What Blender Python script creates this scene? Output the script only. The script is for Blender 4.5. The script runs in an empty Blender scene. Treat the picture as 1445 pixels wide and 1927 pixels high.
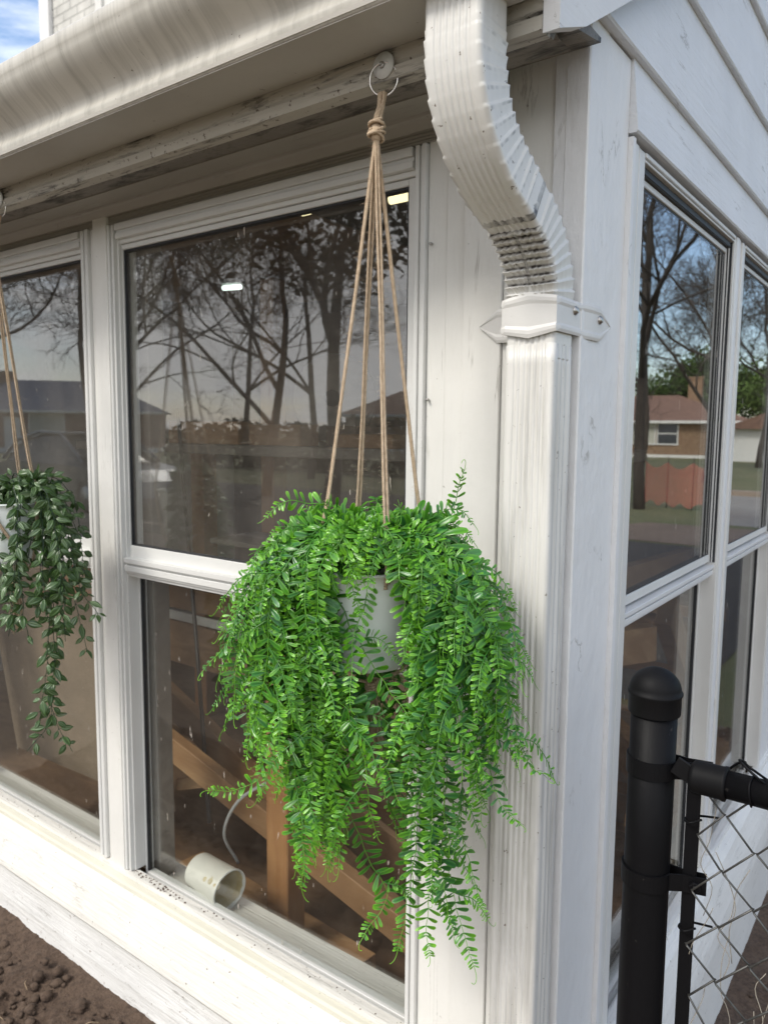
import bpy, bmesh, math, random
from mathutils import Vector, Matrix, noise
R = math.radians
sc = bpy.context.scene
col = sc.collection

# ------------------------------------------------------------------ camera
cd = bpy.data.cameras.new('camera'); cam = bpy.data.objects.new('camera', cd); col.objects.link(cam)
cr = Vector((0.80241, 0.59670, 0.00894)); cu = Vector((-0.07178, 0.08164, 0.99407)); cb = Vector((0.59244, -0.79830, 0.10835))
m = Matrix((cr, cu, cb)).transposed().to_4x4(); m.translation = Vector((0.43586, -1.06420, 1.55)); cam.matrix_world = m
cd.sensor_fit = 'VERTICAL'; cd.sensor_height = 36.0; cd.lens = 36.0 * 1422.8 / 1927.0
cd.clip_start = 0.02; cd.clip_end = 2000
cd.dof.use_dof = True; cd.dof.focus_distance = 1.02; cd.dof.aperture_fstop = 8.0
sc.camera = cam

# ------------------------------------------------------------------ world, sun, exposure
SUN_EL, SUN_AZ = R(46), R(202)      # azimuth clockwise from +Y
w = bpy.data.worlds.new('World'); sc.world = w; w.use_nodes = True
nt = w.node_tree; nt.nodes.clear()
def N(nt, t, **k):
    n = nt.nodes.new(t)
    for a, b in k.items():
        if a == 'inp':
            for i, v in b.items(): n.inputs[i].default_value = v
        else: setattr(n, a, b)
    return n
out = N(nt, 'ShaderNodeOutputWorld'); bg = N(nt, 'ShaderNodeBackground', inp={1: 0.138})
sky = N(nt, 'ShaderNodeTexSky', sky_type='NISHITA', sun_disc=False, sun_elevation=SUN_EL, sun_rotation=SUN_AZ)
tc = N(nt, 'ShaderNodeTexCoord'); mp = N(nt, 'ShaderNodeMapping', inp={3: (1, 1, 2.6)})
nz = N(nt, 'ShaderNodeTexNoise', inp={'Scale': 2.6, 'Detail': 9, 'Roughness': .58, 'Distortion': .25})
sx = N(nt, 'ShaderNodeSeparateXYZ'); ma = N(nt, 'ShaderNodeMath', operation='MULTIPLY_ADD', inp={1: -.17, 2: -.015})
ad = N(nt, 'ShaderNodeMath', operation='ADD')
rp = N(nt, 'ShaderNodeValToRGB'); rp.color_ramp.elements[0].position = .44; rp.color_ramp.elements[1].position = .58
mx = N(nt, 'ShaderNodeMixRGB', inp={2: (7.2, 7.2, 7.3, 1)})
L = nt.links.new
L(tc.outputs['Generated'], mp.inputs[0]); L(mp.outputs[0], nz.inputs['Vector'])
L(tc.outputs['Generated'], sx.inputs[0]); L(sx.outputs[1], ma.inputs[0]); L(nz.outputs[0], ad.inputs[0]); L(ma.outputs[0], ad.inputs[1])
L(ad.outputs[0], rp.inputs[0]); L(rp.outputs[0], mx.inputs[0]); L(sky.outputs[0], mx.inputs[1]); L(mx.outputs[0], bg.inputs[0]); L(bg.outputs[0], out.inputs[0])
sd = bpy.data.lights.new('sun', 'SUN'); sd.energy = 1.5; sd.angle = R(15); sd.color = (1, .95, .86)
so = bpy.data.objects.new('sun', sd); col.objects.link(so)
dirv = Vector((math.sin(SUN_AZ) * math.cos(SUN_EL), math.cos(SUN_AZ) * math.cos(SUN_EL), math.sin(SUN_EL)))
so.rotation_euler = dirv.to_track_quat('Z', 'Y').to_euler(); so.location = dirv * 30
sc.view_settings.view_transform = 'Standard'; sc.view_settings.look = 'None'; sc.view_settings.exposure = 0.82; sc.view_settings.gamma = 1
sc.cycles.use_denoising = True
sc.cycles.max_bounces = 8; sc.cycles.diffuse_bounces = 3; sc.cycles.glossy_bounces = 4; sc.cycles.transmission_bounces = 4; sc.cycles.transparent_max_bounces = 24
sc.cycles.caustics_reflective = False; sc.cycles.caustics_refractive = False

# ------------------------------------------------------------------ materials
def mat(name):
    m = bpy.data.materials.new(name); m.use_nodes = True; nt = m.node_tree
    return m, nt, nt.nodes['Principled BSDF'], nt.links.new
def noise_n(nt, L, scale=(1, 1, 1), s=1.0, detail=6, rough=.55, dist=0, coord='Object'):
    t = N(nt, 'ShaderNodeTexCoord'); mp = N(nt, 'ShaderNodeMapping', inp={3: scale})
    n = N(nt, 'ShaderNodeTexNoise', inp={'Scale': s, 'Detail': detail, 'Roughness': rough, 'Distortion': dist})
    L(t.outputs[coord], mp.inputs[0]); L(mp.outputs[0], n.inputs['Vector']); return n.outputs[0]
def ramp(nt, L, src, p0, p1, c0=(0, 0, 0, 1), c1=(1, 1, 1, 1)):
    r = N(nt, 'ShaderNodeValToRGB'); e = r.color_ramp.elements
    e[0].position = p0; e[1].position = p1; e[0].color = c0; e[1].color = c1; L(src, r.inputs[0]); return r.outputs[0]
def mixc(nt, L, f, a, b, mode='MIX'):
    x = N(nt, 'ShaderNodeMixRGB', blend_type=mode)
    for i, v in ((0, f), (1, a), (2, b)):
        if isinstance(v, (tuple, float, int)): x.inputs[i].default_value = v if i == 0 else (*v[:3], 1)
        else: L(v, x.inputs[i])
    return x.outputs[0]
def bump(nt, L, b, h, dist, strength=1.0):
    n = N(nt, 'ShaderNodeBump', inp={'Strength': strength, 'Distance': dist}); L(h, n.inputs['Height'])
    L(n.outputs[0], b.inputs['Normal']); return n
def add2(nt, L, a, b, ka=1.0, kb=1.0):
    x = N(nt, 'ShaderNodeMath', operation='MULTIPLY'); x.inputs[1].default_value = ka; L(a, x.inputs[0])
    y = N(nt, 'ShaderNodeMath', operation='MULTIPLY_ADD'); y.inputs[1].default_value = kb; L(b, y.inputs[0]); L(x.outputs[0], y.inputs[2]); return y.outputs[0]
def paint(name, c=(.74, .73, .70), rough=.5, grain=(1, 1, 1), gs=60, gd=.0006,  dirt=.25, dirtc=(.16, .13, .10), specks=.71, streak=None, mildew=None, blot=.08, crack=1.0):
    m, nt, b, L = mat(name)
    lo = noise_n(nt, L, (1, 1, 1), 5, 5, .6)
    base = mixc(nt, L, ramp(nt, L, lo, .35, .7), c, tuple(x * (1 - blot) for x in c))
    d = noise_n(nt, L, grain, gs * .8, 5, .7)
    sp = ramp(nt, L, noise_n(nt, L, (1, 1, 1), 95, 3, .6), specks, specks + .035)
    fac = N(nt, 'ShaderNodeMath', operation='MULTIPLY'); fac.inputs[1].default_value = dirt * 2.2; L(sp, fac.inputs[0])
    base = mixc(nt, L, fac.outputs[0], base, dirtc)
    f2 = N(nt, 'ShaderNodeMath', operation='MULTIPLY'); f2.inputs[1].default_value = dirt * .45; L(ramp(nt, L, d, .56, .8), f2.inputs[0])
    base = mixc(nt, L, f2.outputs[0], base, tuple(.45 * x + .55 * y for x, y in zip(c, dirtc)))
    if crack:
        cn = noise_n(nt, L, tuple(q * crack for q in grain), 14, 7, .6, .5); sb_ = N(nt, 'ShaderNodeMath', operation='SUBTRACT'); sb_.inputs[1].default_value = .5; L(cn, sb_.inputs[0])
        ab_ = N(nt, 'ShaderNodeMath', operation='ABSOLUTE'); L(sb_.outputs[0], ab_.inputs[0]); ln_ = ramp(nt, L, ab_.outputs[0], .0, .006, (1, 1, 1, 1), (0, 0, 0, 1))
        mk = ramp(nt, L, noise_n(nt, L, (1, 1, 1), 7, 3, .5), .54, .62); mm_ = N(nt, 'ShaderNodeMath', operation='MULTIPLY'); L(ln_, mm_.inputs[0]); L(mk, mm_.inputs[1]); m3 = N(nt, 'ShaderNodeMath', operation='MULTIPLY'); m3.inputs[1].default_value = .6; L(mm_.outputs[0], m3.inputs[0])
        base = mixc(nt, L, m3.outputs[0], base, (.20, .18, .15))
    if streak:
        s = ramp(nt, L, noise_n(nt, L, streak, 1, 6, .7, .3), .45, .68)
        f3 = N(nt, 'ShaderNodeMath', operation='MULTIPLY'); f3.inputs[1].default_value = .42; L(s, f3.inputs[0])
        base = mixc(nt, L, f3.outputs[0], base, (.20, .19, .16))
    if mildew:
        s = ramp(nt, L, noise_n(nt, L, mildew[0], 1, 9, .72, .4), mildew[1], mildew[1] + .12)
        base = mixc(nt, L, s, base, mildew[2] if len(mildew) > 2 else (.035, .03, .025))
    L(base, b.inputs['Base Color']); b.inputs['Roughness'].default_value = rough
    g = noise_n(nt, L, grain, gs, 6, .65); g2 = noise_n(nt, L, (1, 1, 1), 28, 3, .5)
    bump(nt, L, b, add2(nt, L, g, g2, 1, .8), gd * 1.5, 1)
    return m
GX, GY, GZ = (.06, 1, 1), (1, .06, 1), (1, 1, .06)
M = {}
M['wood_v'] = paint('painted_trim_vertical', (.78, .77, .735), grain=GZ, gs=70, gd=.0009, dirt=.22)
M['wood_v2'] = paint('painted_corner_board', (.78, .78, .78), grain=(1, 1, .4), gs=45, gd=.0016, dirt=.06, specks=.725, crack=.35, blot=.05)
M['wood_x'] = paint('painted_trim_along_front', grain=GX, gs=80, gd=.001, dirt=.28)
M['wood_y'] = paint('painted_trim_along_side', (.76, .76, .76), grain=GY, gs=80, gd=.0009, dirt=.14)
M['sill'] = paint('weathered_sill_paint', (.74, .72, .67), grain=GX, gs=120, gd=.0022, dirt=.42, dirtc=(.22, .18, .13), specks=.69)
M['vinyl_s'] = paint('side_window_rail', (.74, .74, .74), rough=.36, grain=GY, gs=60, gd=.0003, dirt=.2, specks=.72, crack=0)
M['sill_y'] = paint('weathered_side_sill_paint', (.77, .76, .73), grain=GY, gs=90, gd=.0012, dirt=.3, specks=.69)
M['caulk'] = paint('yellowed_caulk', (.66, .64, .54), grain=GX, gs=80, gd=.001, dirt=.3, specks=.69)
M['siding'] = paint('embossed_lap_siding', (.74, .74, .74), grain=GX, gs=110, gd=.0022, dirt=.16)
M['siding_y'] = paint('painted_lap_siding', (.75, .76, .78), grain=GY, gs=110, gd=.0016, dirt=.1)
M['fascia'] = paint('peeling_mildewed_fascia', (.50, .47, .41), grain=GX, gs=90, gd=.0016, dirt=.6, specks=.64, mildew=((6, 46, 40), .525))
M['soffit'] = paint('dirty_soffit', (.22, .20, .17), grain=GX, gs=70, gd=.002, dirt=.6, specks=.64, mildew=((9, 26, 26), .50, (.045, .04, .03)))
M['frieze'] = paint('ribbed_shaded_frieze', (.36, .34, .30), grain=GX, gs=60, gd=.001, dirt=.3)  # base colour lowered to carry the shade under the eave
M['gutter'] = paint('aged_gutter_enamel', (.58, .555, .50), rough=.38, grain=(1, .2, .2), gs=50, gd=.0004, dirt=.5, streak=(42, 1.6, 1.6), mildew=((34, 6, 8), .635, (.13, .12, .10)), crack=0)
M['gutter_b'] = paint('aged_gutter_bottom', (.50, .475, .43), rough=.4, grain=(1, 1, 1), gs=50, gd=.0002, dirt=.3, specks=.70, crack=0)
M['spout'] = paint('aged_downspout_enamel', (.70, .69, .66), rough=.36, grain=GZ, gs=70, gd=.0002, dirt=.42, specks=.69, streak=(60, 60, 3.0), crack=0)
M['elbow'] = paint('aged_elbow_enamel', (.70, .69, .66), rough=.34, grain=GZ, gs=60, gd=.0003, dirt=.45, specks=.68, mildew=((28, 18, 30), .665, (.07, .055, .04)), crack=0)
def add_grime_shade(m):  # darkens by vertex colour: seam grime plus painted shade of crimp gaps
    nt = m.node_tree; L = nt.links.new; b = nt.nodes['Principled BSDF']; src = b.inputs['Base Color'].links[0].from_socket
    a = N(nt, 'ShaderNodeAttribute', attribute_name='Col'); n = noise_n(nt, L, (1, 1, 1), 110, 5, .7); mm = N(nt, 'ShaderNodeMath', operation='MULTIPLY_ADD'); mm.inputs[1].default_value = 2.2; mm.inputs[2].default_value = 0
    mu = N(nt, 'ShaderNodeMath', operation='MULTIPLY', use_clamp=True); L(n, mm.inputs[0]); L(mm.outputs[0], mu.inputs[0]); L(a.outputs['Fac'], mu.inputs[1])
    L(mixc(nt, L, mu.outputs[0], src, (.035, .028, .022)), b.inputs['Base Color'])
add_grime_shade(M['elbow'])
M['strap'] = paint('strap_enamel', (.68, .67, .65), rough=.4, grain=(1, 1, 1), gs=60, gd=.0002, dirt=.22, specks=.71, crack=0)
M['vinyl'] = paint('aluminium_window_frame', (.72, .72, .70), rough=.36, grain=GZ, gs=60, gd=.0002, dirt=.16, specks=.72, crack=0)
M['vinyl_h'] = paint('aluminium_window_rail', (.72, .72, .70), rough=.36, grain=GX, gs=60, gd=.0003, dirt=.3, specks=.70, crack=0)
def simple(name, c, rough=.5, metal=0, bs=0, bd=0, var=.15, vs=6, scale=(1, 1, 1), c2=None):
    m, nt, b, L = mat(name)
    n = noise_n(nt, L, scale, vs, 6, .6)
    L(mixc(nt, L, ramp(nt, L, n, .3, .7), c, c2 or tuple(x * (1 - var) for x in c)), b.inputs['Base Color'])
    b.inputs['Roughness'].default_value = rough; b.inputs['Metallic'].default_value = metal
    if bd: bump(nt, L, b, noise_n(nt, L, scale, bs, 5, .6), bd)
    return m
M['steel'] = simple('screw_steel', (.45, .44, .42), .3, 1)
M['chrome'] = simple('ring_chrome', (.75, .72, .68), .15, 1, var=.05)
M['plastic'] = simple('frosted_plastic', (.72, .73, .71), .4, var=.04)
M['black'] = paint('black_enamel', (.0045, .0045, .0055), rough=.5, grain=GZ, gs=30, gd=.0007, dirt=.06, dirtc=(.16, .15, .14), specks=.70, crack=0)
M['blackcap'] = simple('black_cap_enamel', (.007, .007, .008), .55, 0, 40, .0005, var=.3)
M['galv'] = simple('galvanised_wire', (.13, .13, .125), .5, .7, 200, .0003, var=.5, vs=60)
for _k in ('black', 'blackcap'): M[_k].node_tree.nodes['Principled BSDF'].inputs['Specular IOR Level'].default_value = .13
M['pot'] = simple('pale_pot_plastic', (.84, .90, .87), .35, 0, 0, 0, var=.08)
M['bucket'] = simple('bucket_plastic', (.88, .86, .78), .45, 0, 0, 0, var=.08)
M['residue'] = simple('yellow_residue', (.62, .48, .22), .6, 0, 60, .004, vs=30, c2=(.72, .66, .48))
M['cable'] = simple('white_cable', (.75, .75, .72), .4)
M['gasket'] = simple('dark_window_gasket', (.02, .022, .026), .5)
M['dark'] = simple('slot_shade', (.02, .018, .015), .9)  # near-black colour painting the shade behind the fascia
M['jar'] = simple('cloudy_jar', (.35, .35, .33), .2)
M['red'] = simple('red_plastic', (.55, .06, .04), .4)
M['orange'] = simple('orange_sheet', (.70, .16, .06), .6)
M['grey'] = simple('grey_enamel', (.30, .31, .30), .5, 0, 30, .0005)
M['teal'] = simple('teal_sheet', (.05, .40, .42), .6)
def lumber(name, c, c2, scale, gd=.0008, rough=.65):
    m, nt, b, L = mat(name)
    t = N(nt, 'ShaderNodeTexCoord'); mp = N(nt, 'ShaderNodeMapping', inp={3: scale})
    wv = N(nt, 'ShaderNodeTexNoise', inp={'Scale': 14, 'Detail': 8, 'Roughness': .6, 'Distortion': 1.2})
    L(t.outputs['Object'], mp.inputs[0]); L(mp.outputs[0], wv.inputs['Vector'])
    lo = noise_n(nt, L, (1, 1, 1), 3, 4, .5)
    a = mixc(nt, L, ramp(nt, L, wv.outputs[0], .38, .62), c, c2)
    L(mixc(nt, L, ramp(nt, L, lo, .4, .75), a, tuple(.7 * x for x in c2)), b.inputs['Base Color'])
    b.inputs['Roughness'].default_value = rough; bump(nt, L, b, wv.outputs[0], gd); return m
M['pine'] = lumber('pine_lumber', (.50, .30, .15), (.36, .19, .085), (.12, 1, 1))
M['pine_z'] = lumber('pine_post', (.52, .27, .11), (.40, .18, .07), (1, 1, .12))
M['ply'] = lumber('plywood', (.40, .25, .14), (.29, .17, .09), (.4, 1, 1))
M['brownwall'] = lumber('stained_interior_boards', (.15, .088, .055), (.10, .058, .036), (1, 1, .15))
M['floorwood'] = lumber('dusty_brown_floor', (.24, .145, .085), (.16, .095, .058), (.3, 1, 1))
M['greywood'] = lumber('grey_board', (.34, .31, .27), (.25, .22, .19), (.15, 1, 1))
def mud(m, z0, z1):
    nt = m.node_tree; L = nt.links.new; b = nt.nodes['Principled BSDF']; src = b.inputs['Base Color'].links[0].from_socket
    t = N(nt, 'ShaderNodeTexCoord'); sx = N(nt, 'ShaderNodeSeparateXYZ'); L(t.outputs['Object'], sx.inputs[0]); mr = N(nt, 'ShaderNodeMapRange', inp={1: z0, 2: z1, 3: .36, 4: -.3}); L(sx.outputs[2], mr.inputs[0])
    n = noise_n(nt, L, (1, 1, 1), 38, 7, .75); ad_ = N(nt, 'ShaderNodeMath', operation='ADD'); L(n, ad_.inputs[0]); L(mr.outputs[0], ad_.inputs[1])
    L(mixc(nt, L, ramp(nt, L, ad_.outputs[0], .62, .80, (0, 0, 0, 1), (.85, .85, .85, 1)), src, (.19, .13, .09)), b.inputs['Base Color']); return m
M['scuffed'] = paint('scuffed_tan_sheet', (.34, .26, .185), rough=.7, grain=(1, .3, 2.2), gs=22, gd=.0006, dirt=.7, dirtc=(.50, .42, .33), crack=.6, blot=.3)
def soil_mat():
    m, nt, b, L = mat('dark_garden_soil')
    n1 = noise_n(nt, L, (1, 1, 1), 9, 8, .7); n2 = noise_n(nt, L, (1, 1, 1), 70, 6, .7)
    c = mixc(nt, L, ramp(nt, L, n1, .3, .75), (.10, .064, .044), (.165, .115, .082))
    c = mixc(nt, L, ramp(nt, L, n2, .45, .75), c, (.045, .028, .02))
    L(c, b.inputs['Base Color']); b.inputs['Roughness'].default_value = .95
    bump(nt, L, b, add2(nt, L, n1, n2, .5, 1), .012); return m
M['soil'] = soil_mat()
def two_noise(name, c1, c2, s, rough=.9, bd=.01, c3=None, s3=60):
    m, nt, b, L = mat(name)
    c = mixc(nt, L, ramp(nt, L, noise_n(nt, L, (1, 1, 1), s, 8, .65), .35, .68), c1, c2)
    n3 = noise_n(nt, L, (1, 1, 1), s3, 5, .7)
    if c3: c = mixc(nt, L, ramp(nt, L, n3, .5, .75), c, c3)
    L(c, b.inputs['Base Color']); b.inputs['Roughness'].default_value = rough; bump(nt, L, b, n3, bd); return m
M['lawn'] = two_noise('spring_lawn', (.12, .135, .055), (.20, .18, .10), .5, c3=(.08, .10, .04), s3=14)
M['asphalt'] = two_noise('asphalt', (.055, .05, .05), (.08, .072, .068), .6, bd=.003, s3=90)
M['street'] = two_noise('worn_street_concrete', (.33, .31, .28), (.24, .22, .20), .4, bd=.003, s3=90)
M['drive'] = two_noise('tan_driveway', (.24, .18, .14), (.16, .12, .095), .7, bd=.003, s3=90)
M['dirt'] = two_noise('trodden_yard_dirt', (.26, .20, .15), (.19, .145, .11), 1.5, bd=.01, c3=(.13, .10, .075), s3=25)
M['kerb'] = two_noise('kerb_concrete', (.38, .30, .24), (.30, .25, .20), 2, bd=.003)
def bricks(name, c1, c2, mortar, sc_=1.0, rot=None):
    m, nt, b, L = mat(name)
    t = N(nt, 'ShaderNodeTexCoord'); s = N(nt, 'ShaderNodeSeparateXYZ'); cb_ = N(nt, 'ShaderNodeCombineXYZ')
    g = N(nt, 'ShaderNodeMath', operation='ADD')
    L(t.outputs['Object'], s.inputs[0]); L(s.outputs[0], g.inputs[0]); L(s.outputs[1], g.inputs[1]); L(g.outputs[0], cb_.inputs[0]); L(s.outputs[2], cb_.inputs[1])
    br = N(nt, 'ShaderNodeTexBrick', inp={'Color1': (*c1, 1), 'Color2': (*c2, 1), 'Mortar': (*mortar, 1), 'Scale': 1 / sc_, 'Mortar Size': .007, 'Brick Width': .215, 'Row Height': .075, 'Mortar Smooth': .2})
    L(cb_.outputs[0], br.inputs['Vector'])
    L(mixc(nt, L, .3, br.outputs[0], ramp(nt, L, noise_n(nt, L, (1, 1, 1), 6, 5, .6), .3, .7), 'MULTIPLY'), b.inputs['Base Color'])
    iv = N(nt, 'ShaderNodeMath', operation='SUBTRACT'); iv.inputs[0].default_value = 1; L(br.outputs['Fac'], iv.inputs[1])
    bump(nt, L, b, iv.outputs[0], .012); b.inputs['Roughness'].default_value = .85; return m
M['wbrick'] = bricks('white_painted_brick', (.76, .74, .70), (.70, .69, .65), (.56, .55, .52))
M['tbrick'] = bricks('tan_brick', (.42, .27, .16), (.32, .19, .11), (.40, .34, .27))
M['rbrick'] = bricks('red_brick', (.28, .11, .07), (.22, .09, .06), (.35, .3, .26))
M['shingle'] = two_noise('brown_shingles', (.25, .15, .11), (.19, .115, .085), 2.5, bd=.02, c3=(.14, .085, .065), s3=12)
M['blueroof'] = two_noise('blue_grey_shingles', (.10, .13, .20), (.08, .10, .15), 2.5, bd=.02, c3=(.06, .07, .10), s3=12)
M['housewhite'] = simple('white_house_paint', (.78, .78, .75), .6, var=.06)
M['houseglass'] = simple('house_window_glass', (.06, .07, .08), .08, var=.3)
M['curtain'] = simple('pale_curtain', (.62, .62, .54), .8, scale=(9, 9, .2), vs=3, var=.3)
M['shutter'] = simple('slate_shutter', (.05, .06, .08), .6)
M['bark'] = two_noise('grey_brown_bark', (.10, .082, .066), (.06, .048, .04), 6, bd=.02, s3=40, c3=(.04, .033, .028))
M['greenery'] = two_noise('spring_leaves', (.09, .15, .03), (.05, .095, .02), 1.2, bd=0, c3=(.15, .21, .05), s3=5)
M['evergreen'] = two_noise('evergreen_needles', (.018, .035, .014), (.03, .05, .02), 1.2, bd=0, c3=(.012, .022, .01), s3=5)
M['bud'] = two_noise('budding_twigs', (.09, .075, .05), (.13, .10, .06), 1.2, bd=0)
M['carpaint'] = simple('silver_car_paint', (.22, .23, .25), .2, .6, var=.04)
M['carglass'] = simple('car_glass', (.02, .025, .03), .05)
M['tyre'] = simple('tyre_rubber', (.02, .02, .02), .8)
def emis(name, c, s):
    m, nt, b, L = mat(name); b.inputs['Base Color'].default_value = (*c, 1); b.inputs['Emission Color'].default_value = (*c, 1); b.inputs['Emission Strength'].default_value = s; return m
M['tube'] = emis('lit_fluorescent_tube', (.85, 1, .92), 1.6)
M['tube_w'] = emis('warm_fluorescent_tube', (1, .88, .50), 1.3)
def glass(name, ior, dirt, tint=(.93, .94, .93)):  # dirt sets the diffuse film: pane dirt and painted haze together
    m = bpy.data.materials.new(name); m.use_nodes = True; nt = m.node_tree; nt.nodes.clear(); L = nt.links.new
    o = N(nt, 'ShaderNodeOutputMaterial'); tr = N(nt, 'ShaderNodeBsdfTransparent', inp={0: (*tint, 1)}); gl = N(nt, 'ShaderNodeBsdfGlossy', inp={'Roughness': 0.0})
    df = N(nt, 'ShaderNodeBsdfDiffuse', inp={0: (.62, .56, .49, 1)}); 
    ge = N(nt, 'ShaderNodeNewGeometry'); dt = N(nt, 'ShaderNodeVectorMath', operation='DOT_PRODUCT'); L(ge.outputs['Normal'], dt.inputs[0]); L(ge.outputs['Incoming'], dt.inputs[1])
    ab = N(nt, 'ShaderNodeMath', operation='ABSOLUTE'); L(dt.outputs['Value'], ab.inputs[0]); om = N(nt, 'ShaderNodeMath', operation='SUBTRACT', use_clamp=True); om.inputs[0].default_value = 1; L(ab.outputs[0], om.inputs[1])
    pw = N(nt, 'ShaderNodeMath', operation='POWER'); pw.inputs[1].default_value = 4.6; L(om.outputs[0], pw.inputs[0])
    r0 = ((ior - 1) / (ior + 1)) ** 2; fr = N(nt, 'ShaderNodeMath', operation='MULTIPLY_ADD', use_clamp=True); fr.inputs[1].default_value = 1 - r0; fr.inputs[2].default_value = r0; L(pw.outputs[0], fr.inputs[0])
    a = N(nt, 'ShaderNodeMixShader'); c = N(nt, 'ShaderNodeMixShader')
    film = ramp(nt, L, noise_n(nt, L, (1, 1, .35), 6, 7, .65), .25, .85)
    spots = ramp(nt, L, noise_n(nt, L, (1, 1, .22), 95, 2, .5), .735, .765)
    scr = ramp(nt, L, noise_n(nt, L, (.25, .25, 1.3), 120, 3, .6, .6), .62, .8)
    f = add2(nt, L, film, spots, dirt, .5); f = add2(nt, L, f, scr, 1, dirt * .9)
    L(fr.outputs[0], a.inputs[0]); L(tr.outputs[0], a.inputs[1]); L(gl.outputs[0], a.inputs[2])
    L(f, c.inputs[0]); L(a.outputs[0], c.inputs[1]); L(df.outputs[0], c.inputs[2]); L(c.outputs[0], o.inputs[0]); return m
M['glass'] = glass('dusty_hazed_glass', 1.95, .105)  # film thickened beyond dust to paint haze over the dark reflections
M['glass_low'] = glass('lower_window_glass', 1.62, .022)
M['glass_low_s'] = glass('lower_side_window_glass', 1.75, .02)
M['glass_s'] = glass('side_window_glass', 3.1, .03)
def leaf_mat(name, rough=.29, trans=.16):
    m, nt, b, L = mat(name)
    a = N(nt, 'ShaderNodeAttribute', attribute_name='Col'); L(a.outputs['Color'], b.inputs['Base Color'])
    b.inputs['Roughness'].default_value = rough; b.inputs['Specular IOR Level'].default_value = .55
    t = N(nt, 'ShaderNodeBsdfTranslucent'); L(a.outputs['Color'], t.inputs[0]); x = N(nt, 'ShaderNodeMixShader', inp={0: trans})
    L(b.outputs[0], x.inputs[1]); L(t.outputs[0], x.inputs[2]); L(x.outputs[0], nt.nodes['Material Output'].inputs[0]); return m
M['fern'] = leaf_mat('plastic_fern_leaf'); M['vine'] = leaf_mat('plastic_vine_leaf', .3, .15)
def jute_mat():
    m, nt, b, L = mat('jute_fibre')
    c = mixc(nt, L, ramp(nt, L, noise_n(nt, L, (1, 1, .5), 260, 4, .7), .35, .65), (.62, .49, .35), (.42, .31, .21))
    L(c, b.inputs['Base Color']); b.inputs['Roughness'].default_value = .9
    bump(nt, L, b, noise_n(nt, L, (1, 1, .3), 900, 3, .6), .0006); return m
M['jute'] = jute_mat()
def mesh_fence_mat():
    m, nt, b, L = mat('orange_safety_net'); b.inputs['Base Color'].default_value = (.80, .22, .17, 1)
    t = N(nt, 'ShaderNodeBsdfTransparent'); x = N(nt, 'ShaderNodeMixShader', inp={0: .24}); L(t.outputs[0], x.inputs[1]); L(b.outputs[0], x.inputs[2])
    L(x.outputs[0], nt.nodes['Material Output'].inputs[0]); return m
M['net'] = mesh_fence_mat()

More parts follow.
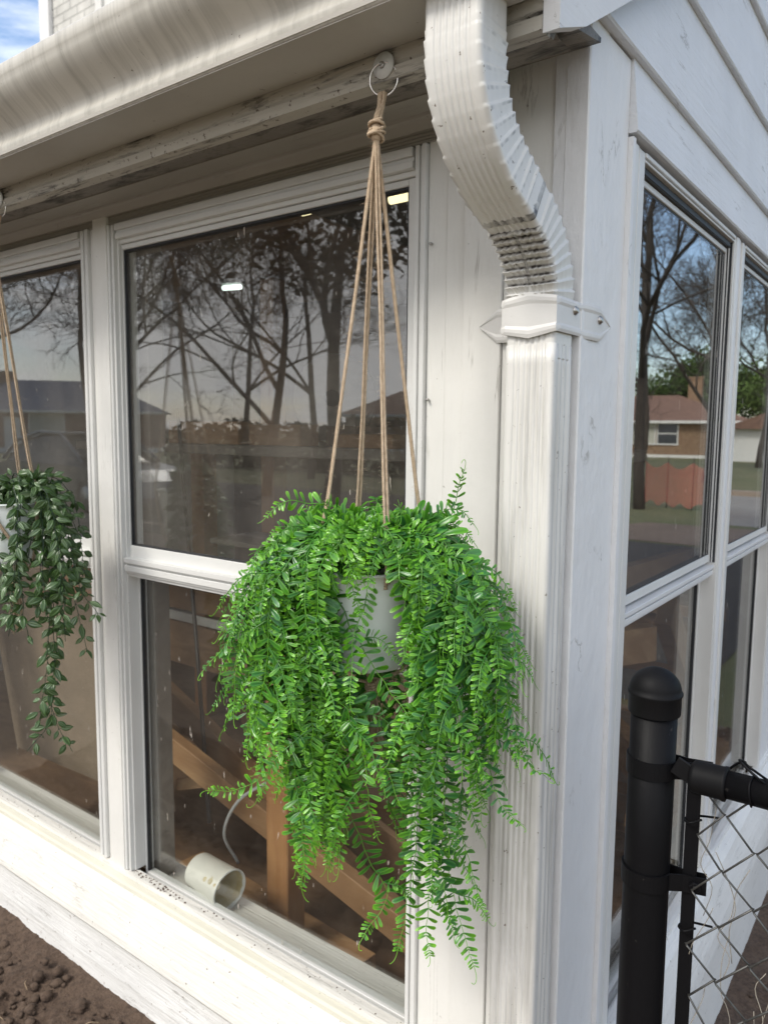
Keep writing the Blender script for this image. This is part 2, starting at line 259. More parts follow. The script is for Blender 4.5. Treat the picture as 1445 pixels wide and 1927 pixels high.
# ------------------------------------------------------------------ builders
class G:
    def __init__(s): s.v = []; s.f = []; s.c = []; s.sm = []
    def add(s, vs, fs, smooth=False, cols=None):
        o = len(s.v); s.v += [tuple(v) for v in vs]; s.f += [tuple(i + o for i in f) for f in fs]; s.sm += [smooth] * len(fs)
        if cols: s.c += cols
    def box(s, x0, x1, y0, y1, z0, z1, b=.0015):
        X, Y, Z = (x0 + x1) / 2, (y0 + y1) / 2, (z0 + z1) / 2; hx, hy, hz = abs(x1 - x0) / 2, abs(y1 - y0) / 2, abs(z1 - z0) / 2
        s.obox(Vector((X, Y, Z)), Vector((1, 0, 0)), Vector((0, 1, 0)), Vector((0, 0, 1)), hx, hy, hz, b); return s
    def obox(s, c, ax, ay, az, hx, hy, hz, b=.0015):
        b = min(b, .45 * min(hx, hy, hz)); vs = []; idx = {}
        for i in (-1, 1):
            for j in (-1, 1):
                for k in (-1, 1):
                    for q, (dx, dy, dz) in enumerate(((0, b, b), (b, 0, b), (b, b, 0))):
                        idx[i, j, k, q] = len(vs); vs.append(c + ax * i * (hx - dx) + ay * j * (hy - dy) + az * k * (hz - dz))
        F = []
        def q4(a): F.append(a)
        for i in (-1, 1): q4([idx[i, -1, -1, 0], idx[i, 1, -1, 0], idx[i, 1, 1, 0], idx[i, -1, 1, 0]][::i])
        for j in (-1, 1): q4([idx[-1, j, -1, 1], idx[1, j, -1, 1], idx[1, j, 1, 1], idx[-1, j, 1, 1]][::-j])
        for k in (-1, 1): q4([idx[-1, -1, k, 2], idx[1, -1, k, 2], idx[1, 1, k, 2], idx[-1, 1, k, 2]][::k])
        for j in (-1, 1):
            for k in (-1, 1): q4([idx[-1, j, k, 1], idx[1, j, k, 1], idx[1, j, k, 2], idx[-1, j, k, 2]])
        for i in (-1, 1):
            for k in (-1, 1): q4([idx[i, -1, k, 0], idx[i, 1, k, 0], idx[i, 1, k, 2], idx[i, -1, k, 2]])
        for i in (-1, 1):
            for j in (-1, 1): q4([idx[i, j, -1, 0], idx[i, j, 1, 0], idx[i, j, 1, 1], idx[i, j, -1, 1]])
        for i in (-1, 1):
            for j in (-1, 1):
                for k in (-1, 1): q4([idx[i, j, k, 0], idx[i, j, k, 1], idx[i, j, k, 2]])
        s.add(vs, F); return s
    def beam(s, a, b, wd, hd, up=(0, 0, 1), bv=.002):
        a, b = Vector(a), Vector(b); d = (b - a); l = d.length; d.normalize(); sd = d.cross(Vector(up)).normalized(); u = sd.cross(d)
        s.obox((a + b) / 2, d, sd, u, l / 2, wd / 2, hd / 2, bv); return s
    def prism(s, prof, axis, a0, a1, n=1, closed=True, jit=0, smooth=False, seed=0):
        k = len(prof); vs = []
        for i in range(n + 1):
            t = a0 + (a1 - a0) * i / n
            for (p, q) in prof:
                jp = jit * noise.noise(Vector((t * 3, p * 9, q * 9 + seed))) if jit else 0
                vs.append({'x': (t, p + jp, q + jp), 'y': (p + jp, t, q + jp), 'z': (p, q, t)}[axis])
        fs = []
        for i in range(n):
            for j in range(k if closed else k - 1):
                j2 = (j + 1) % k; fs.append((i * k + j, i * k + j2, (i + 1) * k + j2, (i + 1) * k + j))
        if closed: fs += [tuple(range(k))[::-1], tuple(n * k + j for j in range(k))]
        s.add(vs, fs, smooth); return s
    def tube(s, pts, r, n=8, cap=True, col=None, lobes=0, twist=0, smooth=True, flat=1.0):
        pts = [Vector(p) for p in pts]; vs = []; cols = []; T0 = None; U = None; dist = 0
        for i, p in enumerate(pts):
            T = (pts[min(i + 1, len(pts) - 1)] - pts[max(i - 1, 0)])
            if T.length < 1e-9: T = Vector((0, 0, 1))
            T.normalize()
            if U is None: U = T.orthogonal().normalized()
            else: U = (U - T * U.dot(T)); U = U.normalized() if U.length > 1e-6 else T.orthogonal().normalized()
            V = T.cross(U); rr = r(i / max(1, len(pts) - 1)) if callable(r) else r
            if i: dist += (p - pts[i - 1]).length
            for j in range(n):
                a = 2 * math.pi * j / n; q = rr
                if lobes: q = rr * (1 + .24 * math.cos(lobes * a))
                aa = a + twist * dist
                vs.append(p + U * math.cos(aa) * q + V * math.sin(aa) * q * flat)
                if col: cols.append(col(i / max(1, len(pts) - 1)) if callable(col) else col)
        fs = [(i * n + j, i * n + (j + 1) % n, (i + 1) * n + (j + 1) % n, (i + 1) * n + j) for i in range(len(pts) - 1) for j in range(n)]
        if cap: fs += [tuple(range(n))[::-1], tuple((len(pts) - 1) * n + j for j in range(n))]
        s.add(vs, fs, smooth, cols or None); return s
    def lathe(s, prof, c=(0, 0, 0), n=32, ax=(0, 0, 1), smooth=True):
        ax = Vector(ax).normalized(); u = ax.orthogonal().normalized(); v = ax.cross(u); c = Vector(c); vs = []
        for (r, h) in prof:
            for j in range(n):
                a = 2 * math.pi * j / n; vs.append(c + ax * h + (u * math.cos(a) + v * math.sin(a)) * r)
        fs = [(i * n + j, i * n + (j + 1) % n, (i + 1) * n + (j + 1) % n, (i + 1) * n + j) for i in range(len(prof) - 1) for j in range(n)]
        s.add(vs, fs, smooth); return s
    def build(s, name, material, parent=None, label=None, cat=None, group=None, kind=None, base=None, autosmooth=False):
        me = bpy.data.meshes.new(name)
        off = Vector((0, 0, 0)); p = parent
        while p: off += p.location; p = p.parent
        b = Vector(base) if base else Vector((0, 0, 0)); off2 = off + b
        me.from_pydata([(v[0] - off2.x, v[1] - off2.y, v[2] - off2.z) for v in s.v], [], s.f)
        me.polygons.foreach_set('use_smooth', s.sm)
        if s.c and len(s.c) == len(s.v):
            at = me.color_attributes.new('Col', 'FLOAT_COLOR', 'POINT'); at.data.foreach_set('color', [x for c in s.c for x in (*c, 1.0)])
        me.materials.append(material); me.update()
        bm = bmesh.new(); bm.from_mesh(me)
        if not s.c or name in ('upper_elbow', 'lower_elbow'): bmesh.ops.recalc_face_normals(bm, faces=bm.faces)
        bm.to_mesh(me); bm.free()
        o = bpy.data.objects.new(name, me); col.objects.link(o); o.location = b
        if parent: o.parent = parent
        props(o, label, cat, group, kind); return o
def props(o, label=None, cat=None, group=None, kind=None):
    for k, v in (('label', label), ('category', cat), ('group', group), ('kind', kind)):
        if v: o[k] = v
def thing(name, label, cat, loc=(0, 0, 0), group=None):
    o = bpy.data.objects.new(name, None); col.objects.link(o); o.location = loc; o.empty_display_size = .1
    props(o, label, cat, group); return o
def copy_thing(root, loc, rz, label, scale=None):
    r = root.copy(); col.objects.link(r); r.location = loc; r.rotation_euler = (0, 0, rz); r['label'] = label
    if scale: r.scale = (scale,) * 3
    for ch in list(root.children):
        c = ch.copy(); col.objects.link(c); c.parent = r
        for g in ch.children:
            d = g.copy(); col.objects.link(d); d.parent = c
    return r
def cat_rom(P, n):
    P = [Vector(p) for p in P]; P = [P[0] * 2 - P[1]] + P + [P[-1] * 2 - P[-2]]; o = []
    segs = len(P) - 3
    for i in range(segs):
        a, b, c, d = P[i:i + 4]
        for k in range(n):
            t = k / n; o.append(.5 * ((2 * b) + (c - a) * t + (2 * a - 5 * b + 4 * c - d) * t * t + (3 * b - a - 3 * c + d) * t ** 3))
    o.append(P[-2]); return o

#=====================================================================
# THE HOUSE (porch with two glazed sides, gutter and downspout)
#=====================================================================
house = thing('house', 'white clapboard porch with large sash windows, curved downspout and lumber inside', 'house', (0, 0, 0))
def window(axis, o0, o1, g0, g1, zt=2.008, zg=1.966, zrt=1.236, zrb=1.196, zb=.415, zgb=.424, gm=None, label=None):
    """one double-hung unit; axis 'x' sits in the front wall (faces -y), 'y' in the side wall (faces +x)"""
    gm = gm or M['glass']; fx_ = axis == 'x'
    def bx(g, a0, a1, d0, d1, z0, z1, b=.0012):      # d = depth into the wall from its face (negative stands proud)
        if fx_: g.box(a0, a1, d0, d1, z0, z1, b)
        else: g.box(-d1, -d0, a0, a1, z0, z1, b)
    fr = G()
    st = [(0, .30, -.010), (.30, .52, -.004), (.52, .80, -.008), (.80, 1.0, .002)] if fx_ else [(0, .42, -.006), (.42, .56, -.001), (.56, 1.0, -.004)]
    for (e0, e1) in ((o0, g0), (o1, g1)):
        for p0, p1, d in st:
            xa = e0 + (e1 - e0) * p0; xb = e0 + (e1 - e0) * p1
            bx(fr, min(xa, xb), max(xa, xb), d, .05, .4487, zt - (0 if p0 == 0 else .0004), .001)
    hh = zt - zg
    for p0, p1, d in (((0, .34, -.009), (.34, .5, -.003), (.5, .78, -.007), (.78, 1.0, .005)) if fx_ else ((0, .30, -.006), (.30, .40, -.001), (.40, .55, -.004))):
        bx(fr, g0 + .0006, g1 - .0006, d, .05, zt - hh * p1, zt - hh * p0, .001)
    bx(fr, g0 + .0006, g1 - .0006, .0092, .0125, zb, .4465, .0008); bx(fr, g0 + .0006, g1 - .0006, .0185, .0215, zb, .4330, .0008); bx(fr, g0 + .0006, g1 - .0006, .0126, .05, zb - .004, zb + .008, .0008)
    W = fr.build('window', M['vinyl'], house, label)
    tg = G(); bx(tg, g0 + .002, g1 - .002, .0127, .0184, .4232, .4262, .0004); tg.build('track_groove', M['gasket'], W)
    if fx_: swl, swr, du = .004, .019, .010
    else: swl, swr, du = .004, .006, .012
    # upper sash
    sa = G(); bx(sa, g0 + .001, g0 + swl, du, du + .022, zrt, zg - .001); bx(sa, g1 - swr, g1 - .003, du, du + .022, zrt, zg - .001)
    bx(sa, g0 + swl, g1 - swr, du, du + .022, zg - .012, zg - .001); bx(sa, g0 + swl, g1 - swr, du + .001, du + .022, zrt + .0005, zrt + (.034 if fx_ else .018))
    sa.build('upper_sash', M['vinyl'], W); zl = zrt + (.034 if fx_ else .018)
    ga = G(); bx(ga, g0 + swl, g0 + swl + .003, du + .003, du + .018, zl, zg - .0125); bx(ga, g1 - swr - .004, g1 - swr, du + .003, du + .018, zl, zg - .0125)
    bx(ga, g0 + swl, g1 - swr, du + .0035, du + .018, zg - .0165, zg - .0123); bx(ga, g0 + swl, g1 - swr, du + .004, du + .018, zl, zl + .003)
    ga.build('gasket', M['gasket'], W)
    if not fx_:      # dark track lining the far jamb and the head
        li = G(); bx(li, g1 - .0024, g1 - .0001, .0005, .0115, zrt, zt - hh * .56, .0004); bx(li, g0, g1 - .002, .004, .0115, zg + .0005, zt - hh * .56, .0004); li.build('track_lining', M['gasket'], W)
        l2 = G(); bx(l2, g1 - .0042, g1 - .0025, .006, .0085, zrt, zg, .0004); l2.build('track_bead', M['vinyl'], W)
    ra = G(); zz = zrt - zrb + (.006 if fx_ else -.006)
    for z0, z1, d in ((0, .18, .004), (.18, .30, -.002), (.30, .62, -.006), (.62, .74, -.001), (.74, 1, -.008)):
        bx(ra, g0 + .0005, g1 - .0005, d if fx_ else d + .009, .034, zrb + zz * z0 + .0002, zrb + zz * z1, .0009)
    ra.build('meeting_rail', M['vinyl_h'] if fx_ else M['vinyl_s'], W)
    zr0 = zrb - .0003
    sb = G(); bx(sb, g0 + .001, g0 + .006, .030, .052, zgb, zr0); bx(sb, g1 - .014, g1 - .001, .030, .052, zgb, zr0); bx(sb, g0 + .006, g1 - .014, .030, .052, zgb - .001, zgb + .012); bx(sb, g0 + .006, g1 - .014, .030, .052, zr0 - .008, zr0)
    sb.build('lower_sash', M['vinyl'], W)
    gb = G(); bx(gb, g0 + .006, g0 + .010, .033, .045, zgb + .012, zr0 - .008); bx(gb, g1 - .018, g1 - .014, .033, .045, zgb + .012, zr0 - .008); bx(gb, g0 + .006, g1 - .014, .0335, .045, zr0 - .0105, zr0 - .0081); gb.build('gasket', M['gasket'], W)
    p = G(); bx(p, g0 + swl, g1 - swr, du + (.009 if fx_ else .004), du + (.012 if fx_ else .007), zl, zg - .0125, .0003); p.build('upper_pane', gm, W)
    p = G(); bx(p, g0 + .006, g1 - .014, .037, .040, zgb + .012, zr0 - .008, .0003); p.build('lower_pane', M['glass_low'] if fx_ else M['glass_low_s'], W)
    return W
window('x', -1.143, -.269, -1.117, -.297, label='wide sash window behind the hanging fern')
window('x', -2.10, -1.222, -2.07, -1.262, zt=2.012, label='sash window behind the dark vine')
window('x', -3.05, -2.17, -3.02, -2.20, label='sash window at the far end of the front wall')
window('y', .163, .893, .226, .874, zt=2.004, zg=1.978, gm=M['glass_s'], label='side sash window reflecting the brown-roofed house')
window('y', .950, 1.62, .985, 1.60, zt=2.004, zg=1.978, gm=M['glass_s'], label='second side sash window reflecting a white garage')
# screw heads on the mullion and jambs
g = G()
for x, z in ((-1.196, 1.655), (-1.186, 1.655), (-1.20, 1.255), (-1.21, 1.255), (-1.196, .86), (-1.207, 1.05), (-1.2, .62), (-1.19, 1.98), (-1.198, 1.98), (-.26, 1.85), (-.262, 1.6), (-.262, 1.35)):
    g.lathe([(.0001, -.0022), (.0018, -.002), (.0024, 0), (.0024, .004)], (x + .03 if x < -1 else x, -.0075, z), 8, (0, 1, 0))
g.build('trim_screws', M['steel'], house)
# vertical boards of the front wall
def vboard(x0, x1, y, z0=.44, z1=2.05, m='wood_v', n=24, nm='wall_board', seed=0):
    g = G(); prof = [(x0 + .001, y), (x1 - .001, y), (x1, y + .001), (x1, .06), (x0, .06), (x0, y + .001)]
    g.prism(prof, 'z', z0, z1, n); return g.build(nm, M[m], house)
vboard(-1.2215, -1.1960, -.0015, z1=2.045, nm='mullion_board'); vboard(-1.1955, -1.1435, -.012, z1=2.046, nm='mullion_board')
vboard(-2.17, -2.1005, -.006, z1=2.045, nm='mullion_board'); vboard(-4.0, -3.051, -.006, nm='wall_board')
vboard(-.2685, -.232, -.001); vboard(-.2315, -.1955, -.0035); vboard(-.195, -.128, -.010, z1=2.10); vboard(-.1275, -.034, -.004, z1=2.12)
vboard(-.0335, .0, -.009, z1=2.122, m='wood_v2', nm='corner_board')
# side wall boards
g = G(); g.prism([(-.05, -.008), (-.0004, -.0085), (.0012, -.007), (.0015, .149), (-.05, .149)], 'z', .05, 2.118, 30); g.build('corner_board', M['wood_v2'], house)
g = G(); g.prism([(-.05, .1495), (.010, .1495), (.010, .1625), (-.05, .1625)], 'z', .44, 2.006, 4); g.build('side_trim', M['wood_v2'], house)
g = G(); g.prism([(-.05, .8935), (.002, .8935), (.005, .910), (.001, .9495), (-.05, .9495)], 'z', .44, 2.006, 4); g.build('side_mullion', M['wood_v2'], house)
g = G(); g.prism([(-.05, 1.6205), (.004, 1.6205), (.004, 2.99), (-.05, 2.99)], 'z', .44, 2.01, 4); g.build('side_trim', M['wood_v2'], house)
# side wall lap siding above the windows
zs = [2.012, 2.122, 2.318, 2.518, 2.72, 2.92, 3.12, 3.32, 3.52, 3.72, 3.92]
def rake_y(z): return (z - 2.02) / .61 - .2
for i in range(len(zs) - 1):
    g = G(); z0, z1 = zs[i], zs[i + 1]; y0 = .15 if i == 0 else max(-.012, rake_y(z0) - .02); y1 = 3.0
    if y0 > y1: break
    g.prism([(-.05, z0), (.014, z0), (.0165, z0 + .003), (.004, z1 + .008), (-.05, z1 + .008)], 'y', y0, y1, 40, jit=.0009, seed=i)
    g.build('lap_siding', M['siding_y'], house)
# fascia, rake, gutter, soffit
g = G(); g.prism([(-.200, 2.052), (-.197, 2.031), (-.2005, 2.029), (-.200, 2.014), (-.181, 2.013), (-.180, 2.14), (-.199, 2.14)], 'x', -4.2, -1.66, 30, jit=.002); g.build('fascia_board', M['fascia'], house, 'peeling far length of fascia board')
g = G(); g.prism([(-.200, 2.14), (-.200, 2.040), (-.1975, 2.036), (-.203, 2.033), (-.203, 2.017), (-.181, 2.015), (-.180, 2.14)], 'x', -1.656, .020, 60, jit=.003); g.build('fascia_board', M['fascia'], house, 'mildew-stained fascia board above the windows')
g = G()
def rkz(y): return 2.045 + .61 * (y + .2)
vs = []
for xx in (.021, .042):
    vs += [(xx, -.203, 2.012), (xx, -.203, 2.16), (xx, 3.0, rkz(3.0) + .16), (xx, 3.0, rkz(3.0)), (xx, -.125, 2.045)]
g.add(vs, [(0, 1, 2, 3, 4), (5, 6, 7, 8, 9), (0, 1, 6, 5), (1, 2, 7, 6), (2, 3, 8, 7), (3, 4, 9, 8), (4, 0, 5, 9)]); g.build('rake_board', M['wood_y'], house)
g = G(); vs = []
for xx in (-.02, .0205):
    vs += [(xx, -.18, 2.03), (xx, -.01, 2.118), (xx, 3.0, rkz(3.0) + .03), (xx, 3.0, rkz(3.0) + .05), (xx, -.18, 2.05)]
g.add(vs, [(0, 1, 2, 3, 4), (5, 6, 7, 8, 9), (0, 1, 6, 5), (1, 2, 7, 6), (2, 3, 8, 7), (3, 4, 9, 8), (4, 0, 5, 9)]); g.build('rake_soffit', M['wood_y'], house)
def ogee():
    P = [(-.200, 2.058), (-.302, 2.052), (-.3045, 2.0535), (-.3065, 2.058), (-.3072, 2.066), (-.3072, 2.070), (-.3055, 2.073)]
    for i in range(1, 13):
        t = i / 12; P.append((-.3055 + .012 * math.sin(math.pi * min(1, t * 1.6)) * (1 - t) - .047 * t * t * (3 - 2 * t), 2.074 + .076 * t))
    P += [(-.3535, 2.152), (-.3545, 2.156), (-.3548, 2.170), (-.3535, 2.1725), (-.340, 2.1725)]
    return P
og = ogee(); inner = [(y + .0016, z + .001) for y, z in og][::-1]
g = G(); g.prism(og + inner, 'x', -4.3, .028, 80, jit=.0006, smooth=False)
for i in range(len(g.sm)): g.sm[i] = True
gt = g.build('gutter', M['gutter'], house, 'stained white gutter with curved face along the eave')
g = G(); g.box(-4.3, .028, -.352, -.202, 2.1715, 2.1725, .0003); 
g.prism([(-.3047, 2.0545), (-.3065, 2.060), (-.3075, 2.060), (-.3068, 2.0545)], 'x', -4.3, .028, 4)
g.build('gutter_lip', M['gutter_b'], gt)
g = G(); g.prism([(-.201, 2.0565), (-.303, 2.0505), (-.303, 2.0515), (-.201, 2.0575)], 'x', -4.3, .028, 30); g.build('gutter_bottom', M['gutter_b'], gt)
# soffit: near-black board painting the slot's shade, crumbling edge, inner board, mouldings, ribbed frieze
g = G(); g.box(-4.2, .02, -.18, -.06, 2.085, 2.093, .001); g.build('slot_shade_board', M['dark'], house)
random.seed(3)
g = G(); n = 260; vs = []; fs = []
for i in range(n + 1):
    x = -4.1 + 4.1 * i / n
    e = -.122 + .011 * noise.noise(Vector((x * 23, 0, 0))) + .006 * noise.noise(Vector((x * 70, 3, 0))); zb = 2.0515 + .005 * noise.noise(Vector((x * 31, 5, 1)))
    for (y, z) in ((e + .01, 2.084), (e - .004, 2.068 + .4 * (zb - 2.05)), (e, zb), (e + .012 + .004 * noise.noise(Vector((x * 50, 9, 1))), 2.0475), (-.075, 2.0485)): vs.append((x, y, z))
for i in range(n):
    for j in range(4): fs.append((i * 5 + j, i * 5 + j + 1, i * 5 + 6 + j, i * 5 + 5 + j))
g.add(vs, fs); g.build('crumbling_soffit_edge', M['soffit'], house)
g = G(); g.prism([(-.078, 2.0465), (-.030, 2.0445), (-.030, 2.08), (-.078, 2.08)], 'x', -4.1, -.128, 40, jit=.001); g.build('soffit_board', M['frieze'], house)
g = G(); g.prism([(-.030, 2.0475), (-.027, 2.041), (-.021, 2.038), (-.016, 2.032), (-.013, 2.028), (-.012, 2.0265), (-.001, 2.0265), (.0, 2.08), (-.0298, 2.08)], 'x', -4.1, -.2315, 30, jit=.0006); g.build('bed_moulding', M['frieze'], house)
P = [(.004, 2.060)]
for i in range(9): z = 2.058 - i * .0055; P += [(-.0035, z), (-.0035, z - .0038), (-.0018, z - .0046)]
P += [(.004, 2.0085)]
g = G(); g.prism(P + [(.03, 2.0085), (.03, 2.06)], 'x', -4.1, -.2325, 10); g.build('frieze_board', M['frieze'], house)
g = G()
for x in (-1.52, -.62, -2.3): g.box(x, x + .035, -.175, -.065, 2.052, 2.086, .001)
g.build('rafter_tail', M['soffit'], house)
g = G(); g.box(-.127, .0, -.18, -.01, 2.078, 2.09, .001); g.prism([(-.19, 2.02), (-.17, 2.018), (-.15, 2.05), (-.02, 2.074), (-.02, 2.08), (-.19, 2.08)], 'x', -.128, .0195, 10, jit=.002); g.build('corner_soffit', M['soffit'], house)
# lower apron (sloping sill) and siding, front wall
apr = [(.0088, .4480), (-.010, .4475), (-.016, .446), (-.018, .438), (-.030, .434), (-.034, .431), (-.036, .424), (-.044, .418), (-.050, .412), (-.086, .340), (-.090, .327), (-.088, .3215), (-.074, .3185), (.0088, .3185)]
g = G(); g.prism(apr, 'x', -4.0, -.034, 120, jit=.0014); g.build('window_sill', M['sill'], house, 'weathered sloping sill board along the front wall')
M['siding_low'] = paint('spattered_lap_siding', (.74, .735, .72), grain=GX, gs=110, gd=.0022, dirt=.3, dirtc=(.2, .14, .10), specks=.665)
for i, (zt_, zb_) in enumerate(((.318, .212), (.222, .085), (.095, -.02))):
    g = G(); g.prism([(-.05, zt_), (-.052, zt_ - .01), (-.072, zb_ + .003), (-.070, zb_), (.0, zb_), (.0, zt_)], 'x', -4.0, -.034, 60, jit=.001, seed=i * 5); g.build('lap_siding', M['siding_low'], house)
g = G(); yc = [(-.0185, .4375), (-.0302, .4342), (-.0346, .4312), (-.0366, .4240), (-.0380, .4245), (-.0362, .4325), (-.0312, .4362), (-.0192, .4395)]
g.prism(yc, 'x', -4.0, -.034, 90, jit=.0006); g.build('caulk_line', M['caulk'], house)
random.seed(40); g = G()
for k in range(190):
    x = random.choice((random.uniform(-1.12, -.93), random.uniform(-1.12, -.3), random.uniform(-2.0, -1.25))); y = random.uniform(-.012, .008); rr = random.choice((.0008, .0012, .002, .003)) * (1.4 if -1.1 < x < -.8 else .8); z = .4476 if y < .008 else .4470; rr *= .8
    a = random.uniform(0, 6); g.add([(x - rr, y, z), (x, y - rr, z), (x + rr * 1.3, y + rr * .3, z), (x, y + rr, z), (x, y, z + rr)], [(0, 1, 4), (1, 2, 4), (2, 3, 4), (3, 0, 4)])
g.build('soil_crumbs', M['soil'], label='dark soil crumbs scattered along the window track', cat='soil crumbs', kind='stuff')
# side apron
apy = [(-.0088, .4480), (.008, .4475), (.014, .446), (.016, .436), (.026, .430), (.036, .420), (.056, .37), (.066, .335), (.070, .30), (.070, .05), (.0, .02), (-.0088, .02)]
g = G(); g.prism(apy, 'y', .150, 3.0, 60, jit=.0012); g.build('window_sill', M['sill_y'], house, 'white sloping sill board of the side wall')
g = G(); g.prism([(-.034, -.009), (.0, -.009), (.0, .1495), (-.034, .1495)], 'z', -.05, .44, 4)
g.prism([(-.2325, -.0035), (-.035, -.0035), (-.035, .03), (-.2325, .03)], 'z', .3, .453, 2); g.build('corner_base', M['wood_v2'], house)
# shell of the room
g = G(); g.box(-4.0, -.05, .06, 2.95, -.05, .10, .001); g.build('floor', M['floorwood'], house)
g = G(); g.box(-4.1, -.02, .06, 2.95, 2.34, 2.37, .001); g.build('ceiling', M['brownwall'], house)
g = G(); g.box(-4.1, -.02, 2.95, 3.0, -.05, 2.37, .001); g.build('interior_wall', M['brownwall'], house)
g = G(); g.box(-4.1, -4.0, .0, 3.0, -.05, 2.6, .001); g.build('end_wall', M['wood_v2'], house)
g = G(); g.box(-4.05, -.05, .0089, .06, -.05, .4105, .001); g.box(-4.05, -.04, .005, .06, 2.011, 2.34, .001); g.build('wall_core', M['brownwall'], house)
g = G(); g.box(-.049, -.0089, .062, 3.0, -.05, .4105, .001); g.box(-.049, -.02, .062, 3.0, 2.011, 2.34, .001); g.build('wall_core', M['brownwall'], house)
g = G(); vs = []
for xx in (-4.3, .045):
    vs += [(xx, -.30, 2.176), (xx, 3.0, 2.176 + .61 * 3.3), (xx, 3.0, 2.20 + .61 * 3.3), (xx, -.30, 2.188)]
g.add(vs, [(0, 1, 2, 3), (4, 5, 6, 7), (0, 1, 5, 4), (1, 2, 6, 5), (2, 3, 7, 6), (3, 0, 4, 7)]); g.build('roof', M['shingle'], house)
g = G(); g.box(-2.25, -2.06, .062, .11, .402, 1.99, .002); g.build('interior_jamb', M['brownwall'], house); g = G(); g.box(-1.165, -1.100, .062, .11, .402, 1.99, .002); g.build('interior_jamb', M['greywood'], house); g = G(); g.box(-.28, -.06, .062, .10, .402, 2.0, .002); g.build('interior_jamb', M['brownwall'], house)
g = G(); g.box(-4.0, -.06, .0605, .142, .375, .400, .002); g.build('interior_sill', M['sill'], house)
g = G(); g.box(-.10, -.052, .11, 1.9, .40, .432, .002); g.build('interior_sill', M['greywood'], house)

# ------------------------------------------------------------------ downspout (part of the house)
XC = -.0425; WH = .0385; DH = .0325
def section(ribs=1.0, sx=1.0, sy=1.0, sr=1.0, nf=88, ns=30, rc=.006):
    """closed outline (x, n): n=-1 side is the front; ribbed front and sides"""
    P = []
    def rib(t, k): return .0020 * ribs / (1 + math.exp(5.5 * math.cos(2 * math.pi * k * (t - .1) / .8))) if .1 < t < .9 else 0
    for i in range(nf + 1):                       # front, left to right
        t = i / nf; P.append(((-WH + rc + (2 * WH - 2 * rc) * t) * sx, (-DH + rib(t, 6)) * sy, 0, t))
    P.append(((WH - rc * .3) * sx, (-DH + rc * .3) * sy, 1, 0))
    for i in range(ns + 1):
        t = i / ns; P.append(((WH - sr * rib(t, 3)) * sx, (-DH + rc + (2 * DH - 2 * rc) * t) * sy, 2, t))
    P.append(((WH - rc * .3) * sx, (DH - rc * .3) * sy, 3, 0))
    for i in range(9):
        t = i / 8; P.append(((WH - rc - (2 * WH - 2 * rc) * t) * sx, DH * sy, 4, t))
    P.append(((-WH + rc * .3) * sx, (DH - rc * .3) * sy, 5, 0))
    for i in range(ns + 1):
        t = i / ns; P.append(((-WH + sr * rib(t, 3)) * sx, (DH - rc - (2 * DH - 2 * rc) * t) * sy, 6, t))
    P.append(((-WH + rc * .3) * sx, (-DH + rc * .3) * sy, 7, 0)); return P
SEC = section(); SEC0 = section(ribs=.8, sr=.15)
def sweep(path, secf, name, mt, parent, label=None, wob=.0004, grime_shade=None):
    """path: list of (y, z, angle) with angle of travel from straight down toward +y"""
    g = G(); vs = []; k = None; gr = []
    for i, (y, z, a) in enumerate(path):
        S = secf(i / (len(path) - 1), i); k = len(S)
        for q, (x, n) in enumerate(S):
            gr.append(grime_shade(i, q) if grime_shade else 0)
            jx = wob * noise.noise(Vector((x * 40, n * 40, i * .13)))
            vs.append((XC - .012 * min(1, max(0, (-.054 - y) / .19)) + x + jx, y + n * math.cos(a), z + n * math.sin(a) + jx))
    n = len(path); fs = [(i * k + j, i * k + (j + 1) % k, (i + 1) * k + (j + 1) % k, (i + 1) * k + j) for i in range(n - 1) for j in range(k)]
    fs += [tuple(range(k))[::-1], tuple((n - 1) * k + j for j in range(k))]
    g.add(vs, fs, cols=[(q, q, q) for q in gr] if grime_shade else None); 
    for i in range(len(g.sm) - 2): g.sm[i] = True
    return g.build(name, mt, parent, label)
ds = bpy.data.objects.new('downspout', None); col.objects.link(ds); ds.parent = house; ds['label'] = 'dented ribbed white downspout with crimped elbows'; ds.location = (XC, -.054, .1)
YT, YB = -.2505, -.0525
# path by integration: straight, bend A (0 -> 55deg), short, bend B back to 0
def mkpath():
    pts = []; y, z, a = YT, 2.058, 0.0; st = .0018
    A = R(60)
    plan = [('s', .060), ('b', .160, A), ('s', .050), ('b', .140, -A), ('s', .075)]
    for p in plan:
        L_ = p[1]; n = int(round(L_ / st)); 
        for i in range(n):
            pts.append((y, z, a, p[0] + ('+' if p[0] == 'b' and p[2] > 0 else '-' if p[0] == 'b' else ''), i / n))
            if p[0] == 'b': a += p[2] / n
            y += math.sin(a) * L_ / n; z -= math.cos(a) * L_ / n
    pts.append((y, z, a, 's', 1)); return pts
PP = mkpath()
ksc = (YB - YT) / (PP[-1][0] - YT)
PP = [(YT + (p[0] - YT) * ksc, p[1], p[2], p[3], p[4]) for p in PP]
def crimp(i0, i1, period, amp_front, amp_side, amp_back, flare=0):
    def f(t, i):
        u = (i % period) / period; sup = i0 < i < i1
        sw = (1 - u) ** 1.5 * 1.0 if sup else .12       # sharp lip then fading: overlapping crimps
        out_ = []
        for (x, n, side, t2) in SEC0:
            d = 0.0
            if sup:
                if side in (0,): d = amp_front * (sw if abs(t2 - .5) > .035 else .2)
                elif side in (2, 6): e = t2 if side == 2 else 1 - t2; d = (amp_side * sw) * (.25 + .75 * min(1, max(0, (e - .0) * 1.6) if amp_front < amp_back else 1.0))
                elif side == 4: d = amp_back * sw
                else: d = amp_side * .6 * sw
            fx = (1 + d / WH - flare * t); fn = (1 + d / DH - flare * t)
            out_.append((x * fx, n * fn))
        return out_
    return f
